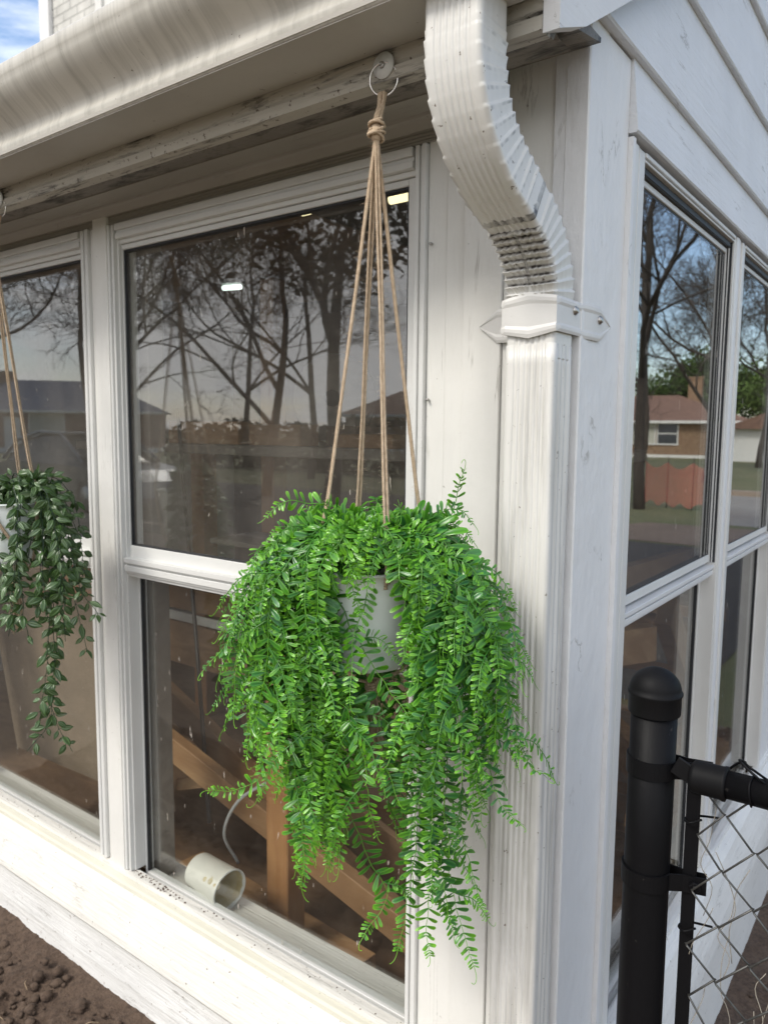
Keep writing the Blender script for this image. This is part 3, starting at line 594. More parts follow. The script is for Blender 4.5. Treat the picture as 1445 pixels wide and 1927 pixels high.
nA = next(i for i, p in enumerate(PP) if p[3] == 'b-')
nA_end = nA - 4
a_path = PP[:nA_end]
iA0 = next(i for i, p in enumerate(PP) if p[3] == 'b+') - 10
sweep([p[:3] for p in a_path], crimp(iA0, nA_end - 14, 10, .0002, .0026, .0034, flare=.0), 'upper_elbow', M['elbow'], ds, 'large stained upper elbow leaving the gutter', grime_shade=lambda i, q: max(1.1 * (i > nA_end - 5 - 5 * abs(noise.noise(Vector((q * .11, 0, 7))))) * (q < 122) * (.25 + 1.1 * abs(noise.noise(Vector((q * .06, 2, 0))))), .5 * max(0, 1 - abs((i - iA0) % 10 - 8.6) / 1.6) * (iA0 < i < nA_end - 14) * (90 < q < 122) * abs(noise.noise(Vector((q * .15, i * .05, 5)))) * 2))  # end seam is grime; side crimp lines are painted gap shade
b_path = PP[nA_end - 8:]
def shr(f, k):
    return lambda t, i: [(x * k, n * k) for x, n in f(t, i)]
sweep([p[:3] for p in b_path], shr(crimp(14, len(b_path) - 40, 8, .0062, .0028, .0005), .965), 'lower_elbow', M['elbow'], ds, 'crimped lower elbow with a dark pleated seam', grime_shade=lambda i, q: max(1.7 * max(0, 1 - abs((i % 8) - 6.6) / 2.2) * (q < 90) * (14 < i < 74) * (.35 + .65 * abs(noise.noise(Vector((q * .08, i * .11, 0))))) * 1.2, .8 * (abs(q - 44) < 4) * (18 < i < 70) * (.4 + abs(noise.noise(Vector((3, i * .4, q)))))))  # dark slots between the crimps are shade painted into the colour
zE = PP[-1][1]
pathp = [(YB, zE + .02 - (zE + .02 - .06) * i / 60, 0) for i in range(61)]
sweep(pathp, lambda t, i: [(x * .99, n * .99) for (x, n, s_, t_) in SEC], 'straight_pipe', M['spout'], ds, 'long ribbed pipe beside the corner board', wob=.0012)
# gutter outlet flange
g = G(); g.box(XC - .045, XC + .045, YT - .037, YT + .037, 2.048, 2.0555, .002); g.build('outlet_flange', M['gutter_b'], ds)
# strap
ZS = 1.709
def strap():
    g = G(); yf = YB - DH - .0028; xl, xr = XC - WH - .0026, XC + WH + .0028; th = .0009
    # centre line stations: (point, outward normal, arclen, halfheight offsets top/bottom)
    st = []
    def hh(s, tab):  # half height with pointed ends
        return s
    # left tab (in plane y=-.012), going right
    yl = -.0125
    pts = []
    for i in range(9): t = i / 8; hgt = .0015 + (.0255 - .0015) * min(1, t / .38); pts.append(((xl - .078 + .078 * t, yl), (0, -1), hgt, 0))
    for i in range(1, 9): t = i / 8; pts.append(((xl, yl + (yf - yl) * t), (-1, 0), .0235, 0))
    for i in range(1, 17): t = i / 16; pts.append(((xl + (xr - xl) * t, yf), (0, -1), .0235 + .008 * (1 - abs(2 * t - 1)), 0))
    for i in range(1, 11): t = i / 10; pts.append(((xr, yf + (-.010 - yf) * t), (1, 0), .0235, 0))
    for i in range(1, 11):
        t = i / 10; hgt = .0255 if t < .62 else .0255 - (.024) * (t - .62) / .38; pts.append(((xr + (.0035 - xr) * min(1, t * 3), -.010 + .105 * t), (1, 0), hgt, 0))
    K = 12; vs = []
    for (p, nrm, h, _) in pts:
        for j in range(K + 1):
            v = -1 + 2 * j / K; e = .0014 if .62 < abs(v) < .88 else 0
            vs.append((p[0] + nrm[0] * (th + e), p[1] + nrm[1] * (th + e), ZS + v * h))
    n = len(pts); fs = [(i * (K + 1) + j, (i + 1) * (K + 1) + j, (i + 1) * (K + 1) + j + 1, i * (K + 1) + j + 1) for i in range(n - 1) for j in range(K)]
    m_ = len(vs); vs2 = []
    for (p, nrm, h, _) in pts:
        for j in range(K + 1): vs2.append((p[0], p[1], ZS + (-1 + 2 * j / K) * h))
    fs2 = [tuple(q + m_ for q in f[::-1]) for f in fs]; rim = []
    for i in range(n - 1):
        for j in (0, K): rim.append((i * (K + 1) + j, (i + 1) * (K + 1) + j, m_ + (i + 1) * (K + 1) + j, m_ + i * (K + 1) + j))
    g.add(vs + vs2, fs + fs2 + rim); return g.build('strap', M['strap'], ds, 'embossed strap with pointed tabs holding the pipe')
stp = strap()
for c, ax in (((XC - WH - .036, -.0145, ZS + .001), (0, -1, 0)), ((XC + WH + .0045, -.030, ZS + .010), (1, 0, 0)), ((.0052, .052, ZS + .006), (1, 0, 0))):
    g = G(); g.lathe([(.0062, -.001), (.0062, .0012), (.0045, .0018), (.0040, .0038), (.0020, .0044), (.0001, .0040)], c, 14, ax); g.build('screw', M['steel'], stp)

#=====================================================================
# GROUND
#=====================================================================
g = G(); n = 40; vs = []; S = 400
for i in range(n + 1):
    for j in range(n + 1):
        vs.append((-S + 2 * S * i / n, -S + 2 * S * j / n, 0))
g.add(vs, [(i * (n + 1) + j, (i + 1) * (n + 1) + j, (i + 1) * (n + 1) + j + 1, i * (n + 1) + j + 1) for i in range(n) for j in range(n)])
g.build('ground', M['lawn'], kind='structure')
def soil_patch(x0, x1, y0, y1, step, nm, edge):
    g = G(); nx, ny = int((x1 - x0) / step), int((y1 - y0) / step); vs = []
    for i in range(nx + 1):
        for j in range(ny + 1):
            x, y = x0 + (x1 - x0) * i / nx, y0 + (y1 - y0) * j / ny; v = Vector((x, y, 0))
            wl = min(1, max(.22, ((abs(y + .06) if x < -.3 else abs(x - .06)) - .02) / .16)); h = edge(x, y) + wl * .030 * noise.fractal(v * 7, 1, 2, 3) + wl * .016 * abs(noise.fractal(v * 26 + Vector((3, 1, 0)), .8, 2, 4)) + wl * .007 * noise.noise(v * 95)
            c = noise.voronoi(v * 34)[0]; h += wl * .012 * max(0, .35 - c[0]) * 2.5
            vs.append((x, y, h))
    g.add(vs, [(i * (ny + 1) + j, (i + 1) * (ny + 1) + j, (i + 1) * (ny + 1) + j + 1, i * (ny + 1) + j + 1) for i in range(nx) for j in range(ny)], True)
    return g.build(nm, M['soil'], kind='structure')
soil_patch(-2.6, -.3, -1.1, -.02, .0085, 'soil_bed', lambda x, y: .105 + .05 * max(0, 1 - abs(y + .05) / .35))
soil_patch(-.3, 1.9, -.02, 2.9, .012, 'soil_bed_side', lambda x, y: .055 + .03 * max(0, 1 - abs(x - .05) / .3))
random.seed(8)
g = G()
for k in range(900):
    left = k < 600
    x, y = (random.uniform(-2.1, -.75), random.uniform(-.55, -.10)) if left else (random.uniform(.12, 1.2), random.uniform(.0, 2.2))
    r = random.choice((.004, .006, .008, .012, .018)); z = (.118 if left else .075) + .03 * noise.fractal(Vector((x, y, 0)) * 7, 1, 2, 3) + .04 * (max(0, 1 - abs(y + .05) / .35) if left else 0)
    vs = []; fs = []
    for a, b in ((0, 0), ) + tuple((i, j) for j in (1, 2) for i in range(6)) + ((0, 3),):
        th = math.pi * b / 3; ph = 2 * math.pi * a / 6 + .5 * b; q = r * random.uniform(.7, 1.2); vs.append((x + q * math.sin(th) * math.cos(ph), y + q * math.sin(th) * math.sin(ph), z + q * .8 * math.cos(th)))
    for i in range(6): j = (i + 1) % 6; fs += [(0, 1 + i, 1 + j), (1 + i, 7 + i, 7 + j, 1 + j), (7 + i, 13, 7 + j)]
    g.add(vs, fs, True)
g.build('soil_clods', M['soil'], label='dark crumbs and clods lying on the turned soil', cat='soil clods', kind='stuff')
g = G()
for k in range(46):
    left = k % 2; x, y = (random.uniform(-1.9, -.8), random.uniform(-.45, -.12)) if left else (random.uniform(.14, .9), random.uniform(0, 1.5))
    z = .16 if left else .105; a = random.uniform(0, 6.28); l = random.uniform(.03, .10)
    g.tube(cat_rom([(x, y, z), (x + l * .4 * math.cos(a), y + l * .4 * math.sin(a), z + random.uniform(.0, .02)), (x + l * math.cos(a + .4), y + l * math.sin(a + .4), z - .004)], 4), random.choice((.0009, .0014)), 4)
g.build('dry_roots', simple('dry_root', (.30, .22, .14), .8), label='thin dry roots and twigs scattered over the soil', cat='roots', kind='stuff')

#=====================================================================
# HANGING PLANTS
#=====================================================================
random.seed(21)
def cord(g, pts, r=.0020, tw=760):
    # two-ply look: lobed twisted tube
    P = cat_rom(pts, 10); L_ = sum((P[i + 1] - P[i]).length for i in range(len(P) - 1)); k = max(4, int(L_ / .0016)); 
    out_ = []; acc = [0]
    for i in range(len(P) - 1): acc.append(acc[-1] + (P[i + 1] - P[i]).length)
    j = 0
    for i in range(k + 1):
        s = acc[-1] * i / k
        while j < len(P) - 2 and acc[j + 1] < s: j += 1
        t = (s - acc[j]) / max(1e-9, acc[j + 1] - acc[j]); out_.append(P[j].lerp(P[j + 1], t))
    g.tube(out_, lambda t: r * (1 + .12 * noise.noise(Vector((t * 60, r * 1e4, pts[0][0] * 50)))), 9, lobes=3, twist=tw); return out_
def fuzz(g, P, n, ln=.006):
    for _ in range(n):
        p = random.choice(P); d = Vector((random.gauss(0, 1), random.gauss(0, 1), random.gauss(0, .6))).normalized(); l = ln * random.uniform(.3, 1.3)
        q = p + d * l * .6 + Vector((0, 0, random.uniform(-.3, .3) * l)); e = q + (d + Vector((random.gauss(0, .7), random.gauss(0, .7), random.gauss(0, .7)))).normalized() * l * .5
        g.tube([p, q, e], .00011, 3, cap=False)
RV = Vector((.8024, .5967, 0)); WV = Vector((.5967, -.8024, 0))       # across and toward the path in front of the wall
def pot(center, zrim, rt, h, name, label, hook=None):
    t = thing(name, label, 'plant pot', (center.x, center.y, zrim - h))
    rb = rt * .70
    g = G(); c = (center.x, center.y, zrim - h)
    prof = [(.0001, .001), (rb - .012, 0), (rb - .004, .003), (rb, .010)] + [(rb + (rt - rb) * k / 10, .01 + (h - .014) * k / 10) for k in range(1, 11)] + [(rt + .003, h - .003), (rt + .003, h), (rt - .001, h + .0005), (rt - .004, h - .02), (rb, h - .06)]
    g.lathe(prof, c, 56); g.build('pot_body', M['pot'], t)
    g = G(); g.lathe([(rt - .006, h - .016), (rt * .5, h - .012), (.0001, h - .010)], c, 24); g.build('moss_fill', simple('green_moss_fill', (.03, .05, .015), .9, 0, 120, .01), t)
    return t
def hanger(center, ztop, zknot, zrim, rt, h, label, dx=0, rimhook=False, name='rope_hanger', order=(200, 285, 20, 110), ring=True, seed=0):
    random.seed(seed); t = thing(name, label, 'plant hanger', (center.x, center.y, ztop))
    c = center + Vector((dx, 0, 0))
    if ring:
        g = G(); g.lathe([(.0168, 0), (.0168, .0022), (.0001, .0028)], (c.x, -.2045, ztop + .012), 26, (0, -1, 0)); g.lathe([(.0001, -.003), (.0168, 0)], (c.x, -.2045, ztop + .012), 26, (0, -1, 0))
        dk = g.build('plastic_disc', M['plastic'], t)
        g = G(); g.lathe([(.0045, 0), (.0048, .001), (.0040, .0026), (.0015, .0030), (.0001, .0020)], (c.x - .001, -.2075, ztop + .012), 14, (0, -1, 0)); g.build('screw', M['steel'], dk)
        g = G(); rr = .0200; cc = Vector((c.x + .001, -.2060, ztop - .006)); 
        g.tube([cc + Vector((.93, .25, 0)).normalized() * rr * math.cos(a) + Vector((0, -.1, 1)) * rr * 1.02 * math.sin(a) for a in [2 * math.pi * i / 48 for i in range(49)]], .0011, 8, cap=False); g.build('metal_ring', M['chrome'], t)
    g = G(); allp = []
    # loop over the ring and neck
    zl = ztop - .024
    top = Vector((c.x, c.y + .014, zl)); kn = Vector((c.x, c.y, zknot))
    for k in range(8):
        a = k * .785; o = Vector((math.cos(a), math.sin(a), 0)) * .0045
        allp += cord(g, [top + Vector((o.x * .9, (.003 if k % 2 else -.003), .001)), top.lerp(kn, .45) + o * .8, kn + o * .9 + Vector((0, 0, .010))])
    # knot: wound cords
    for k, (tilt, r_, dz) in enumerate(((.35, .0085, .009), (-.3, .0098, .004), (.5, .0104, -.001), (.1, .0106, -.005), (-.55, .0092, -.009), (.9, .0088, .001))):
        P = []
        for i in range(15):
            a = k * 1.1 + i / 14 * 2 * math.pi * 1.02; P.append(kn + Vector((math.cos(a) * r_, math.sin(a) * r_, dz + tilt * r_ * math.sin(a) + i * .0004)))
        allp += cord(g, P, .0021)
    g.lathe([(.0001, .012), (.0065, .009), (.008, 0), (.006, -.011), (.0001, -.013)], kn, 14)
    g.build('knot', M['jute'], t)
    c = center
    for q, deg in enumerate(order):
        g = G(); P = []
        a = math.radians(deg); rim = c + (RV * math.cos(a) - WV * math.sin(a)) * (rt + .004); rim.z = zrim
        a2 = a + (.95 if 240 < deg < 300 else 0); low = c + (RV * math.cos(a2) - WV * math.sin(a2)) * (rt * .72 + .004); low.z = zrim - h + .004
        gat = Vector((c.x, c.y, zrim - h - .035)); end = gat + (RV * math.cos(a) - WV * math.sin(a)) * .014; end.z -= .10 + .02 * (q % 2)
        s0 = kn + (rim - kn).normalized() * .008
        for side in (-1, 1):
            off = (rim - c).cross(Vector((0, 0, 1))).normalized() * .0019 * side
            mids = [s0 + off * .6 + Vector((0, 0, 0))]
            for u in (.2, .4, .6, .8): p = s0.lerp(rim, u) + off * (1 + .4 * math.sin(u * 9 + side)); p += Vector((0, 0, -.004 * math.sin(math.pi * u))); mids.append(p)
            P += cord(g, mids + ([rim + off, rim + off * .4 + (c - rim).xy.to_3d() * .12 + Vector((0, 0, -.006)), rim - off * .5 + (c - rim).xy.to_3d() * .15 + Vector((0, 0, -.02))] if rimhook and 240 < deg < 300 else [rim + off, low + off, gat + off * .5, end + off]))
        fuzz(g, P, 900, .0075); g.build('rope_strand', M['jute'], t)
    g = G(); gat = Vector((c.x, c.y, zrim - h - .032))
    for k in range(3):
        cord(g, [gat + Vector((math.cos(a) * .009, math.sin(a) * .009, k * .004 + .002 * math.sin(a))) for a in [k + 2 * math.pi * i / 12 for i in range(13)]], .0021)
    for k in range(70):
        a = random.uniform(0, 6.28); r0 = random.uniform(0, .007); r1 = r0 + random.uniform(0, .014); l = random.uniform(.05, .13)
        g.tube(cat_rom([gat + Vector((math.cos(a) * r0, math.sin(a) * r0, -.005)), gat + Vector((math.cos(a) * (r0 + r1) / 2, math.sin(a) * (r0 + r1) / 2, -l * .5)), gat + Vector((math.cos(a + .3) * r1, math.sin(a + .3) * r1, -l))], 3), .0007, 4)
    g.build('tassel', M['jute'], t); return t

def mixl(a, b, t): return tuple(x + (y - x) * t for x, y in zip(a, b))
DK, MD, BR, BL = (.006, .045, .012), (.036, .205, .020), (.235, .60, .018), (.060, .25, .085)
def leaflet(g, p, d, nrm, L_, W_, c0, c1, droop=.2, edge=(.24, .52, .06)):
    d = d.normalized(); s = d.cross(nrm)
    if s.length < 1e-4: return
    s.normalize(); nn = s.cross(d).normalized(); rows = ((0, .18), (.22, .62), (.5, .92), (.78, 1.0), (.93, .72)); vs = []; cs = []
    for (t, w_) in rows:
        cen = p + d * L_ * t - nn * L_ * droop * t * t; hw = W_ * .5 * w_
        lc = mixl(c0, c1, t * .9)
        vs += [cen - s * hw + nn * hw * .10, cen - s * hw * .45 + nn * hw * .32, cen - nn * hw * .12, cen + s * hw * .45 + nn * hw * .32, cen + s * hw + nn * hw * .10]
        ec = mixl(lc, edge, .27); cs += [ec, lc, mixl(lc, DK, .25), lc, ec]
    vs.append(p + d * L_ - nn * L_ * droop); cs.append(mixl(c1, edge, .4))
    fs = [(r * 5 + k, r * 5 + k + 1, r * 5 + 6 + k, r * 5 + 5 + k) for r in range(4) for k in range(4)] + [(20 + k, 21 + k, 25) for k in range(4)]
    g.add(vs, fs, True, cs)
def resample(P, step):
    acc = [0]
    for i in range(len(P) - 1): acc.append(acc[-1] + (P[i + 1] - P[i]).length)
    n = max(3, int(acc[-1] / step)); o = []; j = 0
    for i in range(n + 1):
        s = acc[-1] * i / n
        while j < len(P) - 2 and acc[j + 1] < s: j += 1
        o.append(P[j].lerp(P[j + 1], (s - acc[j]) / max(1e-9, acc[j + 1] - acc[j])))
    return o, acc[-1]
def clampw(p):
    x, y, z = p; lim = -.030
    if x > -.13: lim = -.098
    if -.30 < x <= -.13: lim = -.022
    if y > lim: y = lim - .25 * random.random() * .02
    return Vector((x, y, z))
def frond(g, pts, axis, size=1.0, hue=.5, start=.12, depth=0, curl=True, cross=False):
    P = [clampw(p) for p in cat_rom(pts, 8)]; P, Lt = resample(P, .0035)
    if Lt < .02: return
    if depth == 0 and not cross:
        for i, p in enumerate(P):
            q = p - axis; u = q.dot(RV); w_ = q.dot(WV)
            if w_ > .02 and -.17 < q.z < .005 and abs(u) < .064: P[i] = clampw(p + RV * ((.064 if (u > 0 if abs(u) > .01 else pts[-1].dot(RV) > axis.dot(RV)) else -.064) - u) * min(1, (.005 - q.z) / .02, (q.z + .17) / .03))
        P, Lt = resample(P, .0035)
    P = [p + Vector((noise.noise(p * 40), noise.noise(p * 40 + Vector((9, 0, 0))), noise.noise(p * 40 + Vector((0, 7, 0))))) * .0036 for p in P]
    if curl:
        T = (P[-1] - P[-3]).normalized(); U = T.cross(axis_out(P[-1], axis)).normalized() * random.choice((-1, 1)); V = T; r = random.uniform(.003, .006); c = P[-1] + U * r; last = P[-1]
        turns = random.uniform(.5, 1.1)
        for k in range(1, 12):
            a = k / 11 * turns * math.pi; P.append(last + V * (math.sin(a) * r * 1.6 + k * .0006) + U * (1 - math.cos(a)) * r)
    n = len(P); nl = n - (11 if curl else 0)
    sc0 = mixl(DK, MD, .35 + .5 * hue)
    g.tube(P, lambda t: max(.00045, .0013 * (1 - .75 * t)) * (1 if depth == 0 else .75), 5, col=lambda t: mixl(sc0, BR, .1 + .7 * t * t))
    s = Lt * start; tw = random.uniform(-.6, .6)
    phase = random.uniform(0, 6)
    while s < Lt - .001:
        u = s / Lt; rem = Lt - s
        ll = .0285 * size * min(1, .30 + rem / (.15 * size)) * (.82 + .18 * min(1, (s) / .05)) * random.uniform(.86, 1.12)
        i = min(nl - 2, int(u * (nl - 1))); p = P[i]; T = (P[min(nl - 1, i + 2)] - P[max(0, i - 2)]).normalized()
        O = axis_out(p, axis); B = T.cross(O)
        if B.length < 1e-3: B = T.orthogonal()
        B.normalize(); Nn = B.cross(T).normalized()
        an = tw * math.sin(u * 4 + phase); B2 = B * math.cos(an) + Nn * math.sin(an); N2 = Nn * math.cos(an) - B * math.sin(an)
        if N2.dot(O) < 0: N2 = -N2
        tipness = max(0, 1 - rem / .10)
        for sd_ in (-1, 1):
            f = random.uniform(.25, .75); d = B2 * sd_ * 1.0 + T * f + N2 * random.uniform(-.45, .5)
            h = min(1, max(0, hue + random.gauss(0, .16)))
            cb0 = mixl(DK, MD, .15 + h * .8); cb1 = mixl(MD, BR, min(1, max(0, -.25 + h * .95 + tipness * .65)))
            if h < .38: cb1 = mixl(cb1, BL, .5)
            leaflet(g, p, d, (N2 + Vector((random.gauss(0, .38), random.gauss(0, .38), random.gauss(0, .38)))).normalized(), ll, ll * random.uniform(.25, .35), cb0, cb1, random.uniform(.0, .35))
        s += max(.0042, ll * (.54 if size < .8 else .50)) * random.uniform(.85, 1.15)
        if depth == 0 and u > .15 and rem > .07 and random.random() < .13:
            l = random.uniform(.05, .12); sd_ = random.choice((-1, 1)); d = (B2 * sd_ * .7 + T * .6 + O * .35).normalized()
            q1 = p + d * l * .45; q2 = p + d * l * .75 + Vector((0, 0, -l * .35)); 
            frond(g, [p, q1, q2], axis, size * random.uniform(.55, .85), min(1, hue + random.uniform(-.1, .35)), .15, 1)
def axis_out(p, axis):
    o = Vector((p.x - axis.x, p.y - axis.y, 0)); o = o.normalized() if o.length > .01 else WV.copy(); return (o * .75 + Vector((0, 0, .45)) + WV * .55).normalized()

FC = Vector((-.215, -.22, 1.357))
hanger(Vector((FC.x + .006, FC.y, 0)), 2.024, 1.947, FC.z, .076, .146, 'jute rope hanger with chrome ring, holding up the bright green fern', seed=4, rimhook=True)
pot(Vector((FC.x, FC.y, 0)), FC.z, .075, .146, 'plant_pot', 'pale plastic pot half hidden inside the bright green fern')
fern = thing('artificial_fern', 'bushy bright green plastic fern spilling out of its hanging pot', 'artificial plant', (FC.x, FC.y, FC.z - .02))
def loc(u, v, w_): p = FC + RV * u + WV * w_; return Vector((p.x, p.y, FC.z + v))
def px(x, y, w_=0): k = 1 - w_ * .92; return loc((x - 696) / 1309 * k, (1065 - y) / 1271 * k + w_ * -.0, w_)
random.seed(77)
count = 0
def add_frond(pts, size, hue, start=.12, curl=True, cross=False):
    global count
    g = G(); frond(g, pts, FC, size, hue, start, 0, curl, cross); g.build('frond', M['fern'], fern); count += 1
# fronds that draw the outline
def F(tip, w_, via, size=1.0, hue=.5, start=.12, w1=None, cross=False):
    root = loc(random.uniform(-.03, .03), random.uniform(-.005, .012), random.uniform(-.02, .03))
    w1 = w_ * .8 if w1 is None else w1; n = len(via)
    add_frond([root] + [px(x, y, w1 * (i + 1) / (n + .5)) for i, (x, y) in enumerate(via)] + [px(*tip, w_)], size, hue, start, True, cross)
F((378, 1255), .06, [(600, 985), (505, 1070), (430, 1200)], 1.0, .30)
F((388, 1484), .05, [(590, 1000), (490, 1110), (475, 1330), (490, 1450), (440, 1488)], .85, .75, .3)
F((503, 972), .03, [(650, 965), (580, 948), (540, 945)], .7, .95)
F((610, 940), .04, [(680, 985), (640, 965)], .9, .7)
F((868, 880), .02, [(740, 1010), (820, 1000), (850, 960)], .85, .6, .25)
F((1052, 1428), .15, [(790, 990), (880, 1060), (940, 1200), (960, 1330), (1000, 1405)], .8, .45)
F((998, 1522), .14, [(780, 1000), (860, 1090), (900, 1250), (930, 1420), (955, 1490)], .7, .3)
F((985, 1400), .13, [(800, 985), (890, 1060), (950, 1220), (975, 1330)], .8, .5)
F((912, 1832), .09, [(760, 1010), (820, 1100), (840, 1350), (850, 1600), (880, 1740)], .9, .45)
F((758, 1800), .08, [(740, 1010), (790, 1120), (800, 1400), (790, 1600), (775, 1700)], .9, .55)
F((822, 1812), .08, [(750, 1010), (800, 1120), (820, 1400), (825, 1600), (815, 1730)], .85, .8)
F((870, 1762), .10, [(760, 1000), (830, 1100), (850, 1350), (840, 1600)], 1.05, .35)
F((686, 1775), .08, [(640, 1010), (600, 1120), (620, 1400), (690, 1600), (735, 1690)], .8, .6)
F((640, 1640), .07, [(630, 1010), (560, 1120), (580, 1400), (640, 1560)], .85, .7)
F((925, 1700), .12, [(770, 1000), (850, 1090), (880, 1300), (880, 1540), (905, 1640)], .7, .5)
F((988, 1250), .13, [(800, 990), (890, 1040), (950, 1120), (975, 1190)], .6, .5)
F((442, 1100), .04, [(620, 985), (540, 1010), (480, 1065)], .7, .75)
F((412, 1188), .05, [(610, 985), (520, 1040), (450, 1130)], .65, .95)
F((440, 1345), .06, [(590, 990), (500, 1080), (450, 1230)], .9, .45)
F((470, 1310), .09, [(600, 990), (520, 1060), (490, 1190)], 1.15, .5)
F((575, 1400), .12, [(630, 1000), (570, 1060), (560, 1200), (580, 1340)], .8, .95)
F((540, 1300), .13, [(640, 1010), (605, 1060), (600, 1180)], 1.0, .4)
F((615, 1325), .13, [(640, 1000), (590, 1050), (600, 1180), (625, 1270)], .85, .6)
F((790, 1330), .14, [(640, 1010), (630, 1090), (680, 1190), (735, 1270)], .75, .45, .3, cross=True)
F((665, 1290), .14, [(720, 1010), (700, 1080), (668, 1180)], .65, .7, .4, cross=True)
F((765, 1200), .14, [(700, 1010), (750, 1070), (768, 1130)], .7, .8, .3, cross=True)
F((840, 1090), .15, [(720, 1000), (790, 990), (830, 1040)], .8, .85)
F((700, 1420), .15, [(600, 1000), (560, 1100), (600, 1220), (660, 1310)], 1.25, .2)
F((760, 1480), .15, [(640, 1010), (600, 1150), (660, 1300), (720, 1390)], 1.25, .2)
F((830, 1340), .15, [(740, 1000), (800, 1050), (820, 1180)], 1.1, .35)
F((880, 1420), .15, [(770, 1000), (850, 1050), (870, 1200)], 1.1, .4)
F((760, 1250), .13, [(730, 1010), (765, 1050), (770, 1150)], .75, .8)
# the mass, by bands: (x range at mid height, tip x range, tip y range, w range, n)
def band(n, sx_, sy_, tx, ty, wr, size=(.8, 1.1), hue=(.25, .7)):
    for k in range(n):
        tpx = random.uniform(*tx); tpy = random.uniform(*ty); w_ = random.uniform(*wr)
        s_ = (random.uniform(*sx_), random.uniform(*sy_)); mid = (s_[0] * .45 + tpx * .55 + random.uniform(-18, 18), s_[1] * .5 + tpy * .5)
        root = loc(random.uniform(-.035, .035), random.uniform(-.01, .01), random.uniform(-.03, .03))
        a1 = ((s_[0] + 696) / 2 + random.uniform(-15, 15), random.uniform(975, 1010))
        add_frond([root, px(*a1, w_ * .45), px(*s_, w_ * .85), px(*mid, w_), px(tpx, tpy, w_)], random.choice((random.uniform(.6, .8), random.uniform(*size), random.uniform(*size), random.uniform(1.1, 1.3))), random.uniform(*hue), .10)
band(8, (485, 550), (1060, 1120), (455, 540), (1280, 1480), (.0, .11), hue=(.3, .75))
band(8, (540, 600), (1030, 1080), (500, 610), (1420, 1590), (.02, .12), hue=(.4, .85))
band(6, (560, 620), (1030, 1090), (590, 700), (1450, 1640), (-.10, .05), hue=(.5, .9), size=(.7, .95))
band(6, (620, 760), (1020, 1060), (640, 780), (1440, 1640), (-.15, -.09), hue=(.4, .8))
band(7, (770, 830), (1020, 1090), (750, 860), (1380, 1660), (.02, .13), hue=(.25, .7))
band(7, (820, 890), (1045, 1105), (840, 950), (1280, 1560), (.03, .14), hue=(.25, .65))
band(5, (870, 925), (1095, 1150), (915, 975), (1230, 1420), (.05, .13), hue=(.25, .6))
band(9, (520, 640), (1040, 1100), (550, 720), (1540, 1700), (.0, .12), hue=(.3, .85), size=(.75, 1.0))
for k in range(11):      # short sprays curling over the front of the rim
    x = random.uniform(610, 790); add_frond([loc((x - 696) / 2600, .0, .03), px((x + 696) / 2, 985, .085), px(x, 1020, .105), px(x + random.uniform(-22, 22), random.uniform(1050, 1082), .112)], random.uniform(.7, .95), random.uniform(.35, .95), .12, True, True)
# top dome: short sprays
for k in range(16):
    x = random.uniform(560, 850); w_ = random.uniform(-.04, .12); y = random.uniform(965, 1040)
    add_frond([loc((random.uniform(-.02, .02)), 0, 0), px((x + 696) / 2, 985, w_ * .5), px(x, y, w_)], random.uniform(.7, 1.0), random.uniform(.4, .9), .2)
for k in range(4):
    x = random.choice((random.uniform(600, 650), random.uniform(750, 800)))
    add_frond([loc(0, .0, .02), px((x + 696) / 2, 1000, .06), px(x, 1040, .12), px(x + random.uniform(-15, 15), 1130, .13)], .95, random.uniform(.4, .8), .15)

# ---- second plant
VC = Vector((-1.216, -.22, 1.385))
hanger(Vector((VC.x, VC.y, 0)), 2.024, 1.93, VC.z, .076, .136, dx=-.025, label= 'jute rope hanger holding up the dark trailing vine', order=(195, 335, 265, 100), seed=9)
pot(Vector((VC.x, VC.y, 0)), VC.z, .074, .136, 'plant_pot', 'pale plastic pot of the dark trailing vine')
vine = thing('artificial_vine', 'dark green plastic trailing vine with pale-veined pointed leaves', 'artificial plant', (VC.x, VC.y, VC.z - .02))
def vleaf(g, p, d, nrm, L_, pale):
    d = d.normalized(); s = d.cross(nrm)
    if s.length < 1e-4: return
    s.normalize(); nn = s.cross(d).normalized(); W_ = L_ * .5; rows = ((0, .12), (.15, .62), (.35, .98), (.55, .95), (.75, .62), (.9, .28)); vs = []; cs = []
    dk = (.014, .048, .012); md = (.055, .125, .022); pl = mixl(md, (.42, .54, .34), pale)
    for t, w_ in rows:
        cen = p + d * L_ * t - nn * L_ * .22 * t * t
        for k, o in enumerate((-1, -.62, -.3, 0, .3, .62, 1)):
            hw = W_ * .5 * w_; vs.append(cen + s * hw * o + nn * hw * .35 * (1 - abs(abs(o) - .5) * 1.6)); cs.append((mixl(md, (.12, .2, .05), .4), dk, pl, mixl(dk, md, .5), pl, dk, mixl(md, (.12, .2, .05), .4))[k])
    vs.append(p + d * L_ - nn * L_ * .24); cs.append(md)
    fs = [(r * 7 + k, r * 7 + k + 1, r * 7 + 8 + k, r * 7 + 7 + k) for r in range(5) for k in range(6)] + [(35 + k, 36 + k, 42) for k in range(6)]
    g.add(vs, fs, True, cs)
